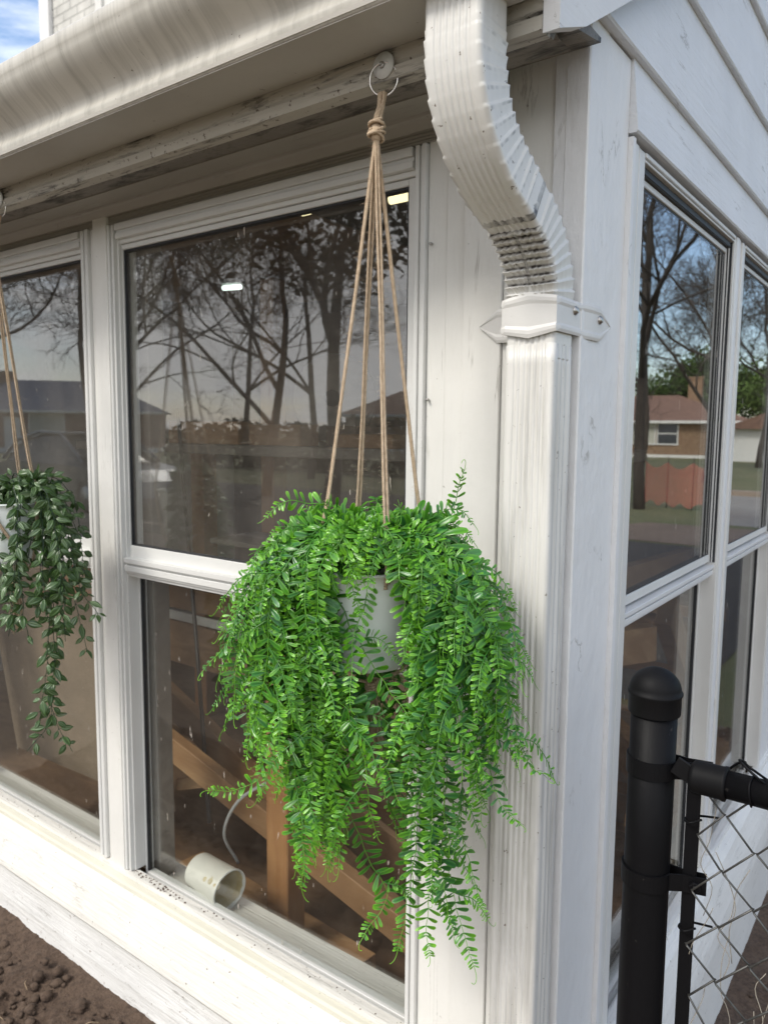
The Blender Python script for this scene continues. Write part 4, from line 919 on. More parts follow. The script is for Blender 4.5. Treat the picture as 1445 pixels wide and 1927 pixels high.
def vstrand(pts, ll=.0275, sp=.0235, pale=.5):
    g = G(); P, Lt = resample(cat_rom(pts, 8), .004)
    P = [Vector((p.x, min(p.y, -.03), p.z)) + Vector((noise.noise(p * 30), noise.noise(p * 30 + Vector((9, 0, 0))), 0)) * .004 for p in P]
    g.tube(P, lambda t: .0013 * (1 - .5 * t), 5, col=(.012, .045, .014)); s = .02; ph = 0
    while s < Lt:
        i = min(len(P) - 2, int(s / Lt * (len(P) - 1))); p = P[i]; T = (P[i + 1] - P[i]).normalized(); O = (Vector((p.x - VC.x, p.y - VC.y, 0)).normalized() * .6 + WV * .6 + Vector((0, 0, .4))).normalized()
        B = T.cross(O).normalized(); N2 = B.cross(T).normalized(); N2 = N2 if N2.dot(O) > 0 else -N2; ph += 1.3
        for k in range(random.choice((2, 2, 3))):
            a = ph + k * math.pi + random.uniform(-.5, .5) if k < 2 else random.uniform(0, 6)
            rad = (B * math.cos(a) + N2 * math.sin(a) * .6); d = rad * random.uniform(.6, 1) + T * random.uniform(.2, .8) + Vector((0, 0, -.1)); l = ll * random.uniform(.7, 1.2) * (1 if s < Lt - .03 else .8)
            q = p + d.normalized() * .005; g.tube([p, q], .0006, 4, col=(.012, .045, .014)); vleaf(g, q, d, (O + Vector((random.gauss(0, .4), random.gauss(0, .4), random.gauss(0, .4)))).normalized(), l, pale * random.choice((.15, .35, .6, 1.2)))
        s += sp * random.uniform(.7, 1.3)
    g.build('vine_strand', M['vine'], vine)
def vp(x, y, w_=0):    # metres from the pot axis given in the same local frame
    p = VC + RV * ((x - 21) / 950) + WV * w_; return Vector((p.x, p.y, VC.z + (940 - y) / 930))
random.seed(5)
def V(tip, w_, via, **k): vstrand([vp(21 + random.uniform(-20, 20), 945)] + [vp(x, y, w_ * (i + 1) / (len(via) + .5)) for i, (x, y) in enumerate(via)] + [vp(*tip, w_)], **k)
V((225, 1170), .06, [(90, 905), (140, 980), (165, 1060), (185, 1120)]); V((150, 1455), .05, [(80, 910), (110, 1000), (120, 1200), (105, 1330), (115, 1390)])
V((55, 1455), .05, [(70, 910), (100, 1020), (115, 1200), (105, 1380)], sp=.026); V((185, 1240), .04, [(100, 915), (140, 1000), (160, 1130)])
V((175, 960), .05, [(70, 890), (120, 920)]); V((95, 1210), .11, [(40, 900), (60, 960), (75, 1080)]);  V((170, 1000), .03, [(90, 890), (140, 930)])
V((0, 1290), .10, [(-10, 900), (-10, 1050), (-5, 1180)]); V((75, 1180), .12, [(10, 900), (5, 980), (50, 1080)], pale=.9)
V((90, 1395), .07, [(80, 930), (110, 1100), (108, 1260)], sp=.026); V((130, 1160), .10, [(90, 910), (110, 970), (120, 1080)]); V((180, 1100), .06, [(100, 900), (150, 980)]); 
for k in range(21):
    x = random.choice((random.uniform(30, 80), random.uniform(-120, -50), random.uniform(92, 160), random.uniform(92, 160))); V((x + random.uniform(-20, 25), random.uniform(1000, 1230) if x > 80 or x < -10 else random.uniform(1060, 1200)), random.uniform(-.04, .11), [((x + 21) / 2, random.uniform(880, 915)), (x, random.uniform(930, 1000))], pale=random.uniform(.2, .6))
for k in range(9): x = random.uniform(-60, 120); V((x, random.uniform(870, 930)), random.uniform(-.03, .06), [((x + 21) / 2, 915)])

#=====================================================================
# CHAIN-LINK FENCE
#=====================================================================
fx, fy = .151, -.092
fen = thing('chain_link_fence', 'black chain-link fence with a domed end post beside the house corner', 'fence', (fx, fy, .05))
lean = Vector((.006, -.022, 0))     # lean of the post per metre downward
def pp(z, dx=0, dy=0): return Vector((fx + lean.x * (1.2 - z) + dx, fy + .010 + lean.y * (1.2 - z) + dy, z))
g = G(); g.tube([pp(z) for z in [0.0, .2, .4, .6, .8, 1.0, 1.20]], .0292, 36); post = g.build('post', M['black'], fen)
g = G(); prof = [(.0325, -.028), (.0330, -.026), (.0330, -.004), (.0345, -.002), (.0345, .001), (.0328, .002)] + [(.0328 * math.cos(a), .002 + .030 * math.sin(a)) for a in [math.pi / 2 * i / 9 for i in range(1, 10)]]
prof[-1] = (.0002, prof[-1][1]); g.lathe(prof, pp(1.213), 36); g.build('post_cap', M['blackcap'], post)
def bandm(z):
    c = pp(z); g = G(); r0 = .0300; th = .0022; h = .0115; out_ = []
    dx = Vector((.97, .24, 0)).normalized(); dy = Vector((-dx.y, dx.x, 0))
    P = []
    for i in range(33): a = R(24) + (2 * math.pi - R(48)) * i / 32; P.append(c + dx * math.cos(a) * (r0 + th / 2) + dy * math.sin(a) * (r0 + th / 2))
    e1 = [c + dx * (.045) + dy * .007, c + dx * .074 + dy * .006]; e2 = [c + dx * .045 - dy * .007, c + dx * .074 - dy * .006]
    P = e1[::-1] + P + e2; vs = []
    for i, p in enumerate(P):
        T = (P[min(i + 1, len(P) - 1)] - P[max(i - 1, 0)]).normalized(); Nn = Vector((T.y, -T.x, 0))
        for sN, sZ in ((-1, -1), (1, -1), (1, 1), (-1, 1)): vs.append(p + Nn * th / 2 * sN + Vector((0, 0, h * sZ)))
    fs = [(i * 4 + j, i * 4 + (j + 1) % 4, (i + 1) * 4 + (j + 1) % 4, (i + 1) * 4 + j) for i in range(len(P) - 1) for j in range(4)] + [(0, 1, 2, 3), tuple(len(vs) - 4 + j for j in range(4))]
    g.add(vs, fs); b = g.build('tension_band', M['black'], fen)
    g = G(); q = c + dx * .060; g.tube([q - dy * .016, q + dy * .014], .0035, 10); g.lathe([(.0075, 0), (.0075, .005), (.0062, .0065), (.0001, .0065)], q - dy * .0085, 6, -dy, smooth=False); g.lathe([(.0065, 0), (.0060, .0035), (.003, .0045), (.0001, .0045)], q + dy * .0085, 12, dy); g.build('bolt', M['black'], b)
    return b
bandm(1.116); bandm(.965)
bar = lambda z: pp(z, .052, .012)
g = G(); g.beam(bar(1.12), bar(.05), .0048, .017, up=(1, 0, 0), bv=.0008); g.build('tension_bar', M['black'], fen)
g = G(); ry = fy - .002; ra, rb_ = Vector((fx + .056, ry, 1.118)), Vector((2.6, ry + .02, 1.125)); g.tube([ra + (rb_ - ra) * t for t in (.016, .1, .2, .4, .6, .8, 1)], .0172, 24); rail = g.build('top_rail', M['black'], fen)
g = G(); dd = (rb_ - ra).normalized(); g.lathe([(.0001, -.004), (.014, -.004), (.0195, 0), (.0205, .003), (.0205, .034), (.0215, .036), (.0215, .039), (.0176, .040)], ra, 28, dd); g.obox(ra + Vector((-.008, -.004, .004)), Vector((.9, 0, -.4)).normalized(), Vector((0, 1, 0)), Vector((.4, 0, .9)).normalized(), .016, .002, .012, .001); g.build('rail_cup', M['blackcap'], rail)
for xk in (.068, .148, .26, .40):
    g = G(); c = ra + dd * xk; g.tube([c + Vector((.0015 * math.sin(2 * a), math.cos(a) * .0185, math.sin(a) * .0185)) for a in [2 * math.pi * i / 24 for i in range(25)]] + [c + Vector((.012, .02, -.006)), c + Vector((-.006, .026, -.018)), c + Vector((-.014, .022, -.024))], .0013, 6); g.build('tie_wire', M['black'], rail)
for W_ in ([(.03, .02, .004), (.05, .016, .026), (.065, .0, .028), (.085, .012, .012)], [(.055, .02, .026), (.052, .0, .034), (.075, -.01, .022), (.09, .01, .004)]):
    g = G(); g.tube(cat_rom([ra + Vector(q) for q in W_], 6), .0016, 6); g.build('tie_wire', M['black'], rail)
# woven mesh: zig-zag pickets
def mesh_wires():
    dg = .0365; hg = .0370; x0 = fx + .0585; z_top = 1.112; n = 26
    for k in range(n):
        g = G(); P = []; xa = x0 + dg * k; z = z_top - (0 if k % 2 == 0 else 0); i = 0
        zz = z_top
        while zz > .06:
            side = (i + k) % 2
            cx = xa + (dg if side else 0); yy = ry + .004 + (.0016 if side else -.0016) + .0012 * math.sin(k * 3 + i)
            bow = .006 * noise.noise(Vector((k * 2.1, i * .7, 0)))
            P += [Vector((cx + (-.0025 if side else .0025) + bow, yy + bow, zz + .0016)), Vector((cx + (-.0002 if side else .0002) + bow, yy + .0028 + bow, zz)), Vector((cx + (-.0025 if side else .0025) + bow, yy + bow, zz - .0016))]
            zz -= hg; i += 1
        g.tube(P, .00135, 6, smooth=True); g.build('mesh_wire', M['galv'], fen)
mesh_wires()
for k in range(5):
    g = G(); z = 1.05 - k * .147; c = bar(z); g.tube(cat_rom([c + Vector((.012, -.004, .005)), c + Vector((-.001, -.012, .0)), c + Vector((-.010, .0, -.002)), c + Vector((.0, .012, 0)), c + Vector((.03, .004, .010))], 5), .0015, 6); g.build('wire_hook', M['black'], fen)

# dry stems caught in the fence
random.seed(31); g = G()
for k in range(16):
    x = random.uniform(.23, .42); z = random.uniform(.8, 1.1); P = [Vector((x, ry + .012, z))]
    for i in range(5): P.append(P[-1] + Vector((random.uniform(-.016, .016), random.uniform(-.004, .006), -random.uniform(.02, .045))))
    g.tube(cat_rom(P, 4), .0006, 4)
g.build('dry_stems', simple('dry_stem', (.32, .29, .24), .8), label='thin dry stems tangled in the chain-link fence', cat='dry stems', kind='stuff')
# small weed at the foot of the side wall
random.seed(12); wd = G(); tq = thing('weed', 'small green weed growing in the soil behind the fence', 'weed', (.42, .62, .09))
for k in range(22):
    a = random.uniform(0, 6.28); e = random.uniform(.4, 1.2); d = Vector((math.cos(a) * math.cos(e), math.sin(a) * math.cos(e), math.sin(e))); p = Vector((.42, .62, .10)); q = p + d * random.uniform(.02, .08)
    wd.tube([p, q], .0008, 4, col=(.05, .12, .03)); leaflet(wd, q, d + Vector((0, 0, -.3)), Vector((0, 0, 1)), .028, .014, (.05, .13, .03), (.10, .22, .05))
wd.build('leaves', M['fern'], tq)

#=====================================================================
# INSIDE THE PORCH
#=====================================================================
def lamp(c, half, mt, label, ax=(1, 0, 0)):
    t = thing('fluorescent_lamp', label, 'lamp', (c[0], c[1], c[2] + .03), 'fluorescent lamps on the porch ceiling'); ax = Vector(ax).normalized()
    g = G(); g.beam(Vector(c) - ax * half + Vector((0, 0, .022)), Vector(c) + ax * half + Vector((0, 0, .022)), .06, .018); g.build('housing', M['grey'], t)
    g = G(); g.tube([Vector(c) - ax * half * .95, Vector(c) + ax * half * .95], .010, 12); g.build('tube', mt, t)
lamp((-1.95, 1.10, 2.12), .045, M['tube'], 'white fluorescent lamp left of the rope, above the brown post', (1, .25, 0))
lamp((-.905, .40, 2.095), .014, M['tube_w'], 'tiny warm lamp high behind the glass, left of the rope', (1, 0, 0))
lamp((-.625, .42, 2.085), .032, M['tube_w'], 'yellowish fluorescent lamp behind the rope at the window head', (1, 0, 0))
# bucket on the sill
bx0 = Vector((-.935, .094, .449)); bt = thing('plastic_bucket', 'small white bucket with yellow residue lying on its side behind the glass', 'bucket', (bx0.x, bx0.y, .40))
ax = Vector((1, -.05, -.03)).normalized()
g = G(); g.lathe([(.0001, 0), (.040, 0), (.043, .005), (.0475, .117), (.0490, .119), (.0490, .124), (.0455, .124), (.041, .010), (.0001, .008)], bx0 - ax * .060, 40, ax); g.build('bucket_body', M['bucket'], bt)
g = G(); vs = []; K = 30
for i in range(9):
    for j in range(K): a = 2 * math.pi * j / K; rr = (.0410 + .0042 * i / 8) * 1.0 - .0008 - .002 * abs(noise.noise(Vector((math.cos(a) * 2, math.sin(a) * 2, i * .6)))); u = ax.orthogonal().normalized(); v = ax.cross(u); vs.append(bx0 - ax * .060 + ax * (.012 + .108 * i / 8 - (.012 * abs(noise.noise(Vector((math.cos(a) * 3, math.sin(a) * 3, 3)))) if i == 8 else 0)) + (u * math.cos(a) + v * math.sin(a)) * rr)
g.add(vs, [(i * K + j, i * K + (j + 1) % K, (i + 1) * K + (j + 1) % K, (i + 1) * K + j) for i in range(8) for j in range(K)] + [tuple(range(K))], True); g.build('residue', M['residue'], bt)
g = G()
for k in range(7): q = bx0 + ax * (.035 + .022 * math.sin(k * 2.1)) + Vector((0, -.0385 + .001 * k, .0255 + .002 * math.cos(k * 2))); g.lathe([(.0001, .003), (.005 + .0008 * k, .002), (.007 + .0008 * k, -.003)], q, 9, (0, -.9, .5))
g.build('dried_smear', M['residue'], bt)
g = G(); g.tube(cat_rom([(-.80, .40, 1.0), (-.79, .38, .85), (-.83, .34, .74), (-.92, .30, .64), (-1.02, .26, .56), (-1.06, .24, .46), (-1.05, .28, .36)], 8), .0045, 8); g.build('cable', M['cable'], label='white cable curving down behind the small bucket', cat='cable')
g = G(); g.box(-.895, -.820, .235, .30, .10, .99, .003); g.build('wooden_post', M['pine_z'], label='orange pine post standing beside the white cable', cat='post')
def plank(a, b, w_, h, label, mt='pine', cat='board', up=(0, 0, 1), name='lumber_board', group='loose lumber on the porch floor'):
    g = G(); g.beam(a, b, w_, h, up); return g.build(name, M[mt], label=label, cat=cat, group=group)
plank((-1.75, .30, .715), (-.35, .29, .355), .035, .075, 'long pale pine board sloping down behind the orange post')
plank((-1.95, .60, .66), (-.5, .50, .16), .04, .10, 'brown board sloping down just behind the pale one')
plank((-1.30, .30, .14), (-.20, .24, .12), .09, .04, 'pine board flat on the floor along the front wall', 'greywood')
plank((-1.62, .60, .30), (-1.36, .38, .46), .10, .035, 'short tan board tilted against the wall left of the bucket')
g = G(); g.obox(Vector((-1.15, 1.02, .50)), Vector((1, 0, 0)), Vector((0, .9, .3)).normalized(), Vector((0, -.3, .9)).normalized(), .75, .008, .42); g.build('plywood_sheet', M['ply'], label='tan plywood sheet leaning under the workbench', cat='plywood')
g = G(); g.obox(Vector((-1.80, .26, .74)), Vector((1, .05, 0)).normalized(), Vector((-.05, 1, .12)).normalized(), Vector((0, -.12, 1)).normalized(), .42, .007, .36); g.build('plywood_sheet', M['scuffed'], label='scuffed tan sheet leaning behind the lower pane beneath the dark vine', cat='plywood')
plank((-1.85, .95, .125), (-.45, .78, .125), .14, .04, 'wide tan board flat on the floor beneath the workbench', 'ply')
g = G(); g.obox(Vector((-1.05, .62, .36)), Vector((1, -.1, -.25)).normalized(), Vector((.1, 1, .3)).normalized(), Vector((.22, -.3, 1)).normalized(), .36, .008, .17); g.build('plywood_sheet', M['ply'], label='small tan plywood offcut propped behind the white cable', cat='plywood')
wb = thing('workbench', 'long wooden workbench with grey top behind the wide front window', 'workbench', (-1.4, 1.0, .1))
g = G(); g.box(-2.6, -.35, .78, 1.5, 1.455, 1.49, .003); g.build('bench_top', M['greywood'], wb)
g = G(); g.box(-2.6, -.35, .80, .84, .84, .97, .003); g.build('apron', M['ply'], wb)
g = G(); g.box(-2.6, -.35, .785, .80, .80, .832, .002); g.build('trim_strip', M['cable'], wb)
g = G(); g.box(-2.6, -.35, .80, .84, .62, .795, .003); g.build('lower_apron', M['ply'], wb)
for x, y in ((-2.5, .9), (-.5, .9), (-2.5, 1.4), (-.5, 1.4)): g = G(); g.box(x - .045, x + .045, y - .045, y + .045, .10, 1.454, .003); g.build('leg', M['pine_z'], wb)
g = G(); g.box(-1.99, -1.60, .80, .90, 1.491, 1.575, .003); g.build('lumber_board', M['pine'], label='pale pine offcut at the left end of the bench top', cat='board')
g = G(); g.box(-1.565, -1.32, .82, .92, 1.491, 1.565, .003); g.build('lumber_board', M['pine'], label='second pine offcut from the left on the bench top', cat='board')
g = G(); g.box(-1.30, -.55, .93, 1.03, 1.491, 1.56, .003); g.build('lumber_board', M['brownwall'], label='long brown board lying at the back of the bench top', cat='board')
g = G(); g.box(-1.15, -.92, .80, .90, 1.491, 1.535, .003); g.build('lumber_board', M['pine'], label='short pine block in front of the long brown board', cat='board')
dk = thing('grinding_wheel', 'large dull round wheel standing on the workbench', 'wheel', (-1.42, 1.12, 1.49))
g = G(); g.lathe([(.0001, -.02), (.15, -.02), (.165, -.012), (.165, .012), (.15, .02), (.0001, .02)], (-1.42, 1.12, 1.665), 48, (0.3, -1, 0)); g.build('disc', M['greywood'], dk)
g = G(); g.lathe([(.0001, .03), (.03, .03), (.035, .0), (.035, -.04)], (-1.42, 1.12, 1.665), 20, (0.3, -1, 0)); g.build('hub', M['gasket'], dk)
g = G(); g.box(-.93, -.72, .9, 1.1, 1.491, 1.85, .004); cb_ = g.build('metal_cabinet', M['grey'], label='grey metal box standing at the right end of the workbench', cat='cabinet')
g = G(); g.box(-.925, -.725, .894, .8985, 1.60, 1.605, .0008); g.build('drawer_seam', M['gasket'], cb_)
g = G(); g.tube([(-1.93, .80, 1.62), (-1.62, .62, .75), (-1.25, .35, .38)], .007, 8); g.build('metal_rod', M['gasket'], label='thin black rod leaning inside behind the lower pane', cat='rod')
g = G(); g.box(-2.85, -1.2, .55, 1.9, 2.20, 2.215, .002); g.build('plywood_sheet', M['ply'], label='scratched plywood panel fixed under the porch ceiling', cat='plywood')
g = G(); g.box(-2.0, -1.92, 1.3, 1.38, .10, 2.19, .003); g.build('wooden_post', M['pine_z'], label='tall brown post rising under the white fluorescent lamp', cat='post')
g = G(); g.box(-1.62, -1.56, 1.95, 2.01, .10, 2.19, .003); g.build('wooden_post', M['brownwall'], label='thin dark post behind the round wheel', cat='post')
rd = thing('gas_can', 'red plastic can under the workbench behind the fern', 'gas can', (-1.05, .70, 1.19))
g = G(); g.box(-1.12, -.98, .62, .76, 1.19, 1.27, .012); g.build('can_body', M['red'], rd); g = G(); g.tube(cat_rom([(-1.10, .69, 1.27), (-1.08, .69, 1.295), (-1.02, .69, 1.295), (-1.0, .69, 1.27)], 5), .007, 8); g.build('handle', M['red'], rd)
g = G(); g.box(-1.5, -.6, .58, .79, 1.172, 1.189, .002); g.build('shelf_board', M['greywood'], wb)
jr = thing('glass_jar', 'small cloudy glass jar lying near the pale sloping board', 'jar', (-.62, .22, .25))
g = G(); g.lathe([(.0001, 0), (.026, 0), (.030, .004), (.030, .07), (.024, .08), (.024, .09), (.021, .09), (.021, .08), (.027, .07), (.027, .006), (.0001, .004)], (-.66, .22, .235), 28, (.9, .2, .2)); g.build('jar_body', M['jar'], jr)
g = G(); g.lathe([(.026, 0), (.026, .012), (.0001, .012)], Vector((-.66, .22, .235)) + Vector((.9, .2, .2)).normalized() * .088, 28, (.9, .2, .2)); g.build('lid', M['steel'], jr)
# seen through the side windows
plank((-.60, .5, 1.02), (-.25, 1.9, 1.10), .04, .09, 'pale board crossing behind the side window', 'pine')
plank((-1.3, 1.5, .95), (-.15, 1.75, .93), .2, .04, 'weathered board on the pile behind the second side window', 'pine')
plank((-.9, 1.9, .55), (-.12, 1.1, .50), .06, .12, 'brown beam low behind the side window', 'pine')
plank((-.75, 1.2, .18), (-.15, .35, .50), .12, .03, 'pine board leaning down behind the fence post', 'pine')
plank((-.42, .26, 1.03), (-.10, .74, 1.05), .035, .085, 'tan board end close behind the lower side pane above the fence post', 'pine')
plank((-.16, .95, .47), (-.14, 1.62, .47), .11, .038, 'bottom board of the short stack behind the second side window', 'pine')
plank((-.17, .98, .51), (-.13, 1.58, .51), .10, .038, 'middle board of the short stack behind the second side window', 'ply')
plank((-.15, .93, .55), (-.18, 1.60, .552), .10, .038, 'top board of the short stack behind the second side window', 'pine')
plank((-.20, 1.75, .45), (-.16, 1.05, 1.06), .045, .09, 'pale stud leaning behind the second side window', 'pine')
plank((-.62, .55, .13), (-.55, 1.6, .13), .14, .04, 'wide board flat on the floor behind the side wall', 'pine')
plank((-1.45, .44, .14), (-.65, .33, .20), .09, .038, 'pine board lying low behind the small bucket', 'pine')
plank((-1.2, .75, .16), (-.4, .95, .16), .14, .04, 'dusty board crossing the floor behind the orange post', 'ply')
g = G(); g.box(-.62, -.18, 1.55, 1.95, .10, .90, .006); crt = g.build('crate', M['pine'], label='dark wooden crate behind the second side window', cat='crate')
g = G()
for k in range(5): g.box(-.625, -.175, 1.542, 1.5495, .14 + k * .155, .25 + k * .155, .003)
g.build('slats', M['greywood'], crt)
g = G(); g.tube(cat_rom([(-.30, .62, .66), (-.29, .66, .64), (-.28, .72, .60)], 5), .012, 8); g.build('pry_bar', M['red'], label='red tool handle behind the fence post', cat='tool')

#=====================================================================
# BUILDINGS
#=====================================================================
bh = thing('brick_house', 'tall white painted brick house rising above the gutter', 'house', (-4.5, 3.01, 0))
g = G(); g.box(-6.42, -.03, 3.012, 9.0, 0, 6.3, .004); g.build('wall', M['wbrick'], bh)
g = G(); g.box(-6.56, -6.40, 2.97, 3.011, 0, 6.3, .004); g.box(-6.56, -6.421, 3.012, 3.12, 0, 6.3, .004); g.build('corner_trim', M['wood_v2'], bh)
g = G(); g.prism([(2.72, 6.30), (3.0, 6.30), (3.0, 6.48), (2.66, 6.48), (2.66, 6.38)], 'x', -6.9, .3, 1); g.build('eave', M['wood_x'], bh)
g = G(); g.box(-6.9, .3, 2.6, 9.3, 6.485, 6.6, .01); g.build('roof', M['shingle'], bh)
g = G()
for (x0, x1) in ((-5.66, -4.55),):
    g.box(x0, x0 + .09, 2.96, 3.011, 4.0, 5.55); g.box(x1 - .09, x1, 2.96, 3.011, 4.0, 5.55); g.box(x0, x1, 2.955, 3.011, 5.551, 5.65); g.box(x0, x1, 2.955, 3.011, 3.9, 3.999); g.box(x0 + .091, x1 - .091, 2.975, 3.011, 4.75, 4.80)
wf = g.build('window', M['wood_x'], bh)
g = G(); g.box(-5.57, -4.64, 2.985, 3.0115, 4.0, 5.55); g.build('pane', M['housewhite'], wf)

def simple_house(name, label, cx, cy, rz, wx, dy, hwall, hroof, wallm, roofm, chim=None, hip=True, wins=(), found=True, door=None, cat='house', z0=0):
    """gabled or hipped house, front toward local -y, then turned by rz about its base"""
    t = thing(name, label, cat, (cx, cy, z0)); hw, hd = wx / 2, dy / 2
    def fin(o): return o
    T0 = t.location.copy(); t.location = (0, 0, 0)
    g = G(); g.box(-hw, hw, -hd, hd, .28 if found else 0, hwall, .01); g.build('wall', wallm, t)
    if found: g = G(); g.box(-hw - .02, hw + .02, -hd - .02, hd + .02, -.4, .28, .01); g.build('foundation', M['housewhite'], t)
    ov = .45; e = hwall; gi = hd * .95 if hip else -ov
    vs = [(-hw - ov, -hd - ov, e), (hw + ov, -hd - ov, e), (hw + ov, hd + ov, e), (-hw - ov, hd + ov, e), (-hw + gi, 0, e + hroof), (hw - gi, 0, e + hroof)]
    g = G(); g.add(vs, [(0, 1, 5, 4), (1, 2, 5), (2, 3, 4, 5), (3, 0, 4), (0, 3, 2, 1)]); rf = g.build('roof', roofm, t)
    if not hip:
        g = G(); vs = []
        for xx in (-hw - .02, -hw, hw, hw + .02): vs += [(xx, -hd - .1, e - .01), (xx, hd + .1, e - .01), (xx, 0, e + hroof - .12)]
        g.add(vs, [(0, 1, 2), (3, 4, 5), (0, 1, 4, 3), (1, 2, 5, 4), (2, 0, 3, 5), (6, 7, 8), (9, 10, 11), (6, 7, 10, 9), (7, 8, 11, 10), (8, 6, 9, 11)]); g.build('gable', M['housewhite'], t)
    g = G(); g.box(-hw - ov - .03, hw + ov + .03, -hd - ov - .04, -hd - ov - .001, e - .14, e + .02, .01); g.box(-hw - ov - .03, hw + ov + .03, -hd - ov, -hd, e - .16, e - .14); g.build('gutter', M['housewhite'], t)
    if chim: x, y, s, h = chim; g = G(); g.box(x - s, x + s, y - s * .7, y + s * .7, e, e + h, .01); g.box(x - s - .05, x + s + .05, y - s * .7 - .05, y + s * .7 + .05, e + h, e + h + .12, .01); g.build('chimney', wallm, rf)
    for (x, z, w_, h, kind) in wins:
        g = G(); yy = -hd - .05
        g.box(x - w_ / 2 - .07, x - w_ / 2, yy, -hd - .001, z, z + h); g.box(x + w_ / 2, x + w_ / 2 + .07, yy, -hd - .001, z, z + h); g.box(x - w_ / 2 - .07, x + w_ / 2 + .07, yy - .01, -hd - .001, z + h, z + h + .08); g.box(x - w_ / 2 - .09, x + w_ / 2 + .09, yy - .02, -hd - .001, z - .08, z)
        if kind != 'c': g.box(x - w_ / 2, x + w_ / 2, yy + .01, -hd - .001, z + h * .48, z + h * .54)
        f_ = g.build('window', M['housewhite'], t); g = G(); g.box(x - w_ / 2, x + w_ / 2, yy + .03, -hd - .002, z + .002, z + h - .002); g.build('pane', M['curtain'] if kind == 'c' else M['houseglass'], f_)
        if kind == 's': g = G(); g.box(x + w_ / 2 + .08, x + w_ / 2 + .45, yy + .01, -hd - .001, z - .02, z + h + .05); g.build('shutter', M['shutter'], t)
    if door: x, w_, h, mt = door; g = G(); g.box(x - w_ / 2, x + w_ / 2, -hd - .04, -hd - .001, .02, h); d_ = g.build('door', mt, t); g = G(); g.box(x + w_ / 2 - .15, x + w_ / 2 - .11, -hd - .09, -hd - .041, h * .45, h * .5, .005); g.build('handle', M['steel'], d_)
    t.location = T0; t.rotation_euler = (0, 0, rz); return t
# ranch house seen in the side window: eave line around (9..20, 46)
simple_house('ranch_house', 'tan brick ranch house with brown roof and chimney, mirrored in the side window', 15.9, 50.5, R(-8), 12.5, 9.0, 2.32, 1.75, M['tbrick'], M['shingle'], chim=(-3.0, -0.5, .42, 2.75), wins=((1.2, .95, 1.1, 1.2, 'n'), (-.4, .95, 1.7, 1.2, 'c'), (-2.0, .95, 1.1, 1.2, 'n')), z0=-.1)
simple_house('garage', 'small white gabled garage mirrored in the second side window', 7.6, 46.5, R(82), 6.0, 4.0, 1.85, .95, M['housewhite'], M['shingle'], hip=False, found=False, door=(0, .9, 1.9, M['housewhite']), cat='garage', z0=-.1)
simple_house('ranch_house', 'brick house with blue-grey roof mirrored in the left front window', -46, -26.0, R(180 - 50), 13, 8, 2.5, 2.0, M['rbrick'], M['blueroof'], chim=(3, 0, .4, 2.4), wins=((-3.5, 1, 1.2, 1.2, 'n'), (0, 1, 1.9, 1.3, 'c'), (3.5, 1, 1.2, 1.2, 'n')), door=(1.9, .9, 2.1, M['housewhite']))
simple_house('ranch_house', 'long low brick house mirrored behind the bare trees in the wide front window', -27, -44.0, R(180 - 30), 14, 8, 2.5, 1.9, M['tbrick'], M['shingle'], wins=((-4, 1, 1.2, 1.2, 'n'), (0, 1, 1.9, 1.3, 'c'), (4, 1, 1.2, 1.2, 'n')), door=(2, .9, 2.1, M['shutter']))

# roads
def sheet(name, pts, z, m, th=0):
    g = G()
    if th: g.add([(x, y, -.1) for x, y in pts] + [(x, y, z) for x, y in pts], [tuple(range(len(pts), 2 * len(pts)))] + [(i, (i + 1) % len(pts), len(pts) + (i + 1) % len(pts), len(pts) + i) for i in range(len(pts))])
    else: g.add([(x, y, z) for x, y in pts], [tuple(range(len(pts)))])
    return g.build(name, M[m], kind='structure')
sheet('road', [(.6, 3.2), (60, 3.2), (60, 9.6), (.6, 9.6)], .004, 'asphalt')
sheet('driveway', [(-.0, 9.7), (4.4, 9.7), (3.6, 12.0), (-.0, 12.2)], .008, 'drive')
sheet('street', [(-.0, 12.5), (2.75, 12.5), (3.9, 19), (-.0, 19)], .004, 'street')
sheet('kerb', [(.0, 19.05), (3.95, 19.05), (4.0, 19.45), (.0, 19.45)], .12, 'kerb', 1)
sheet('street_front', [(-120, -13.5), (60, -13.5), (60, -6.0), (-120, -6.0)], .004, 'asphalt')
sheet('kerb_front', [(-120, -5.98), (60, -5.98), (60, -5.8), (-120, -5.8)], .12, 'kerb', 1)

sheet('yard_dirt', [(-14, -5.7), (2.2, -5.7), (2.2, -.09), (-14, -.09)], .006, 'dirt')
sheet('yard_dirt_side', [(2.21, -1.2), (5.5, -1.2), (5.5, 3.1), (.1, 3.1), (.1, -.08), (2.21, -.08)], .006, 'dirt')
# orange safety fence
nf = thing('safety_fence', 'sagging orange safety net on thin stakes mirrored in the side window', 'fence', (3.6, 14.8, 0))
fp = [(2.95, 15.0), (3.55, 14.6), (4.1, 14.8), (4.7, 15.3)]
g = G(); vs = []; P = cat_rom([Vector((x, y, 0)) for x, y in fp], 10)
for i, p in enumerate(P): hgt = .95 - .14 * abs(math.sin(i * .31)); vs += [(p.x, p.y, .08 + .05 * math.sin(i)), (p.x, p.y, hgt), (p.x + .01, p.y + .02, hgt), (p.x + .01, p.y + .02, .08 + .05 * math.sin(i))]
n = len(P); g.add(vs, [(i * 4 + j, i * 4 + (j + 1) % 4, (i + 1) * 4 + (j + 1) % 4, (i + 1) * 4 + j) for i in range(n - 1) for j in range(4)]); g.build('net', M['net'], nf)
for x, y in fp: g = G(); g.tube([(x, y + .03, 0), (x, y + .03, 1.05)], .012, 8); g.build('stake', M['bark'], nf)

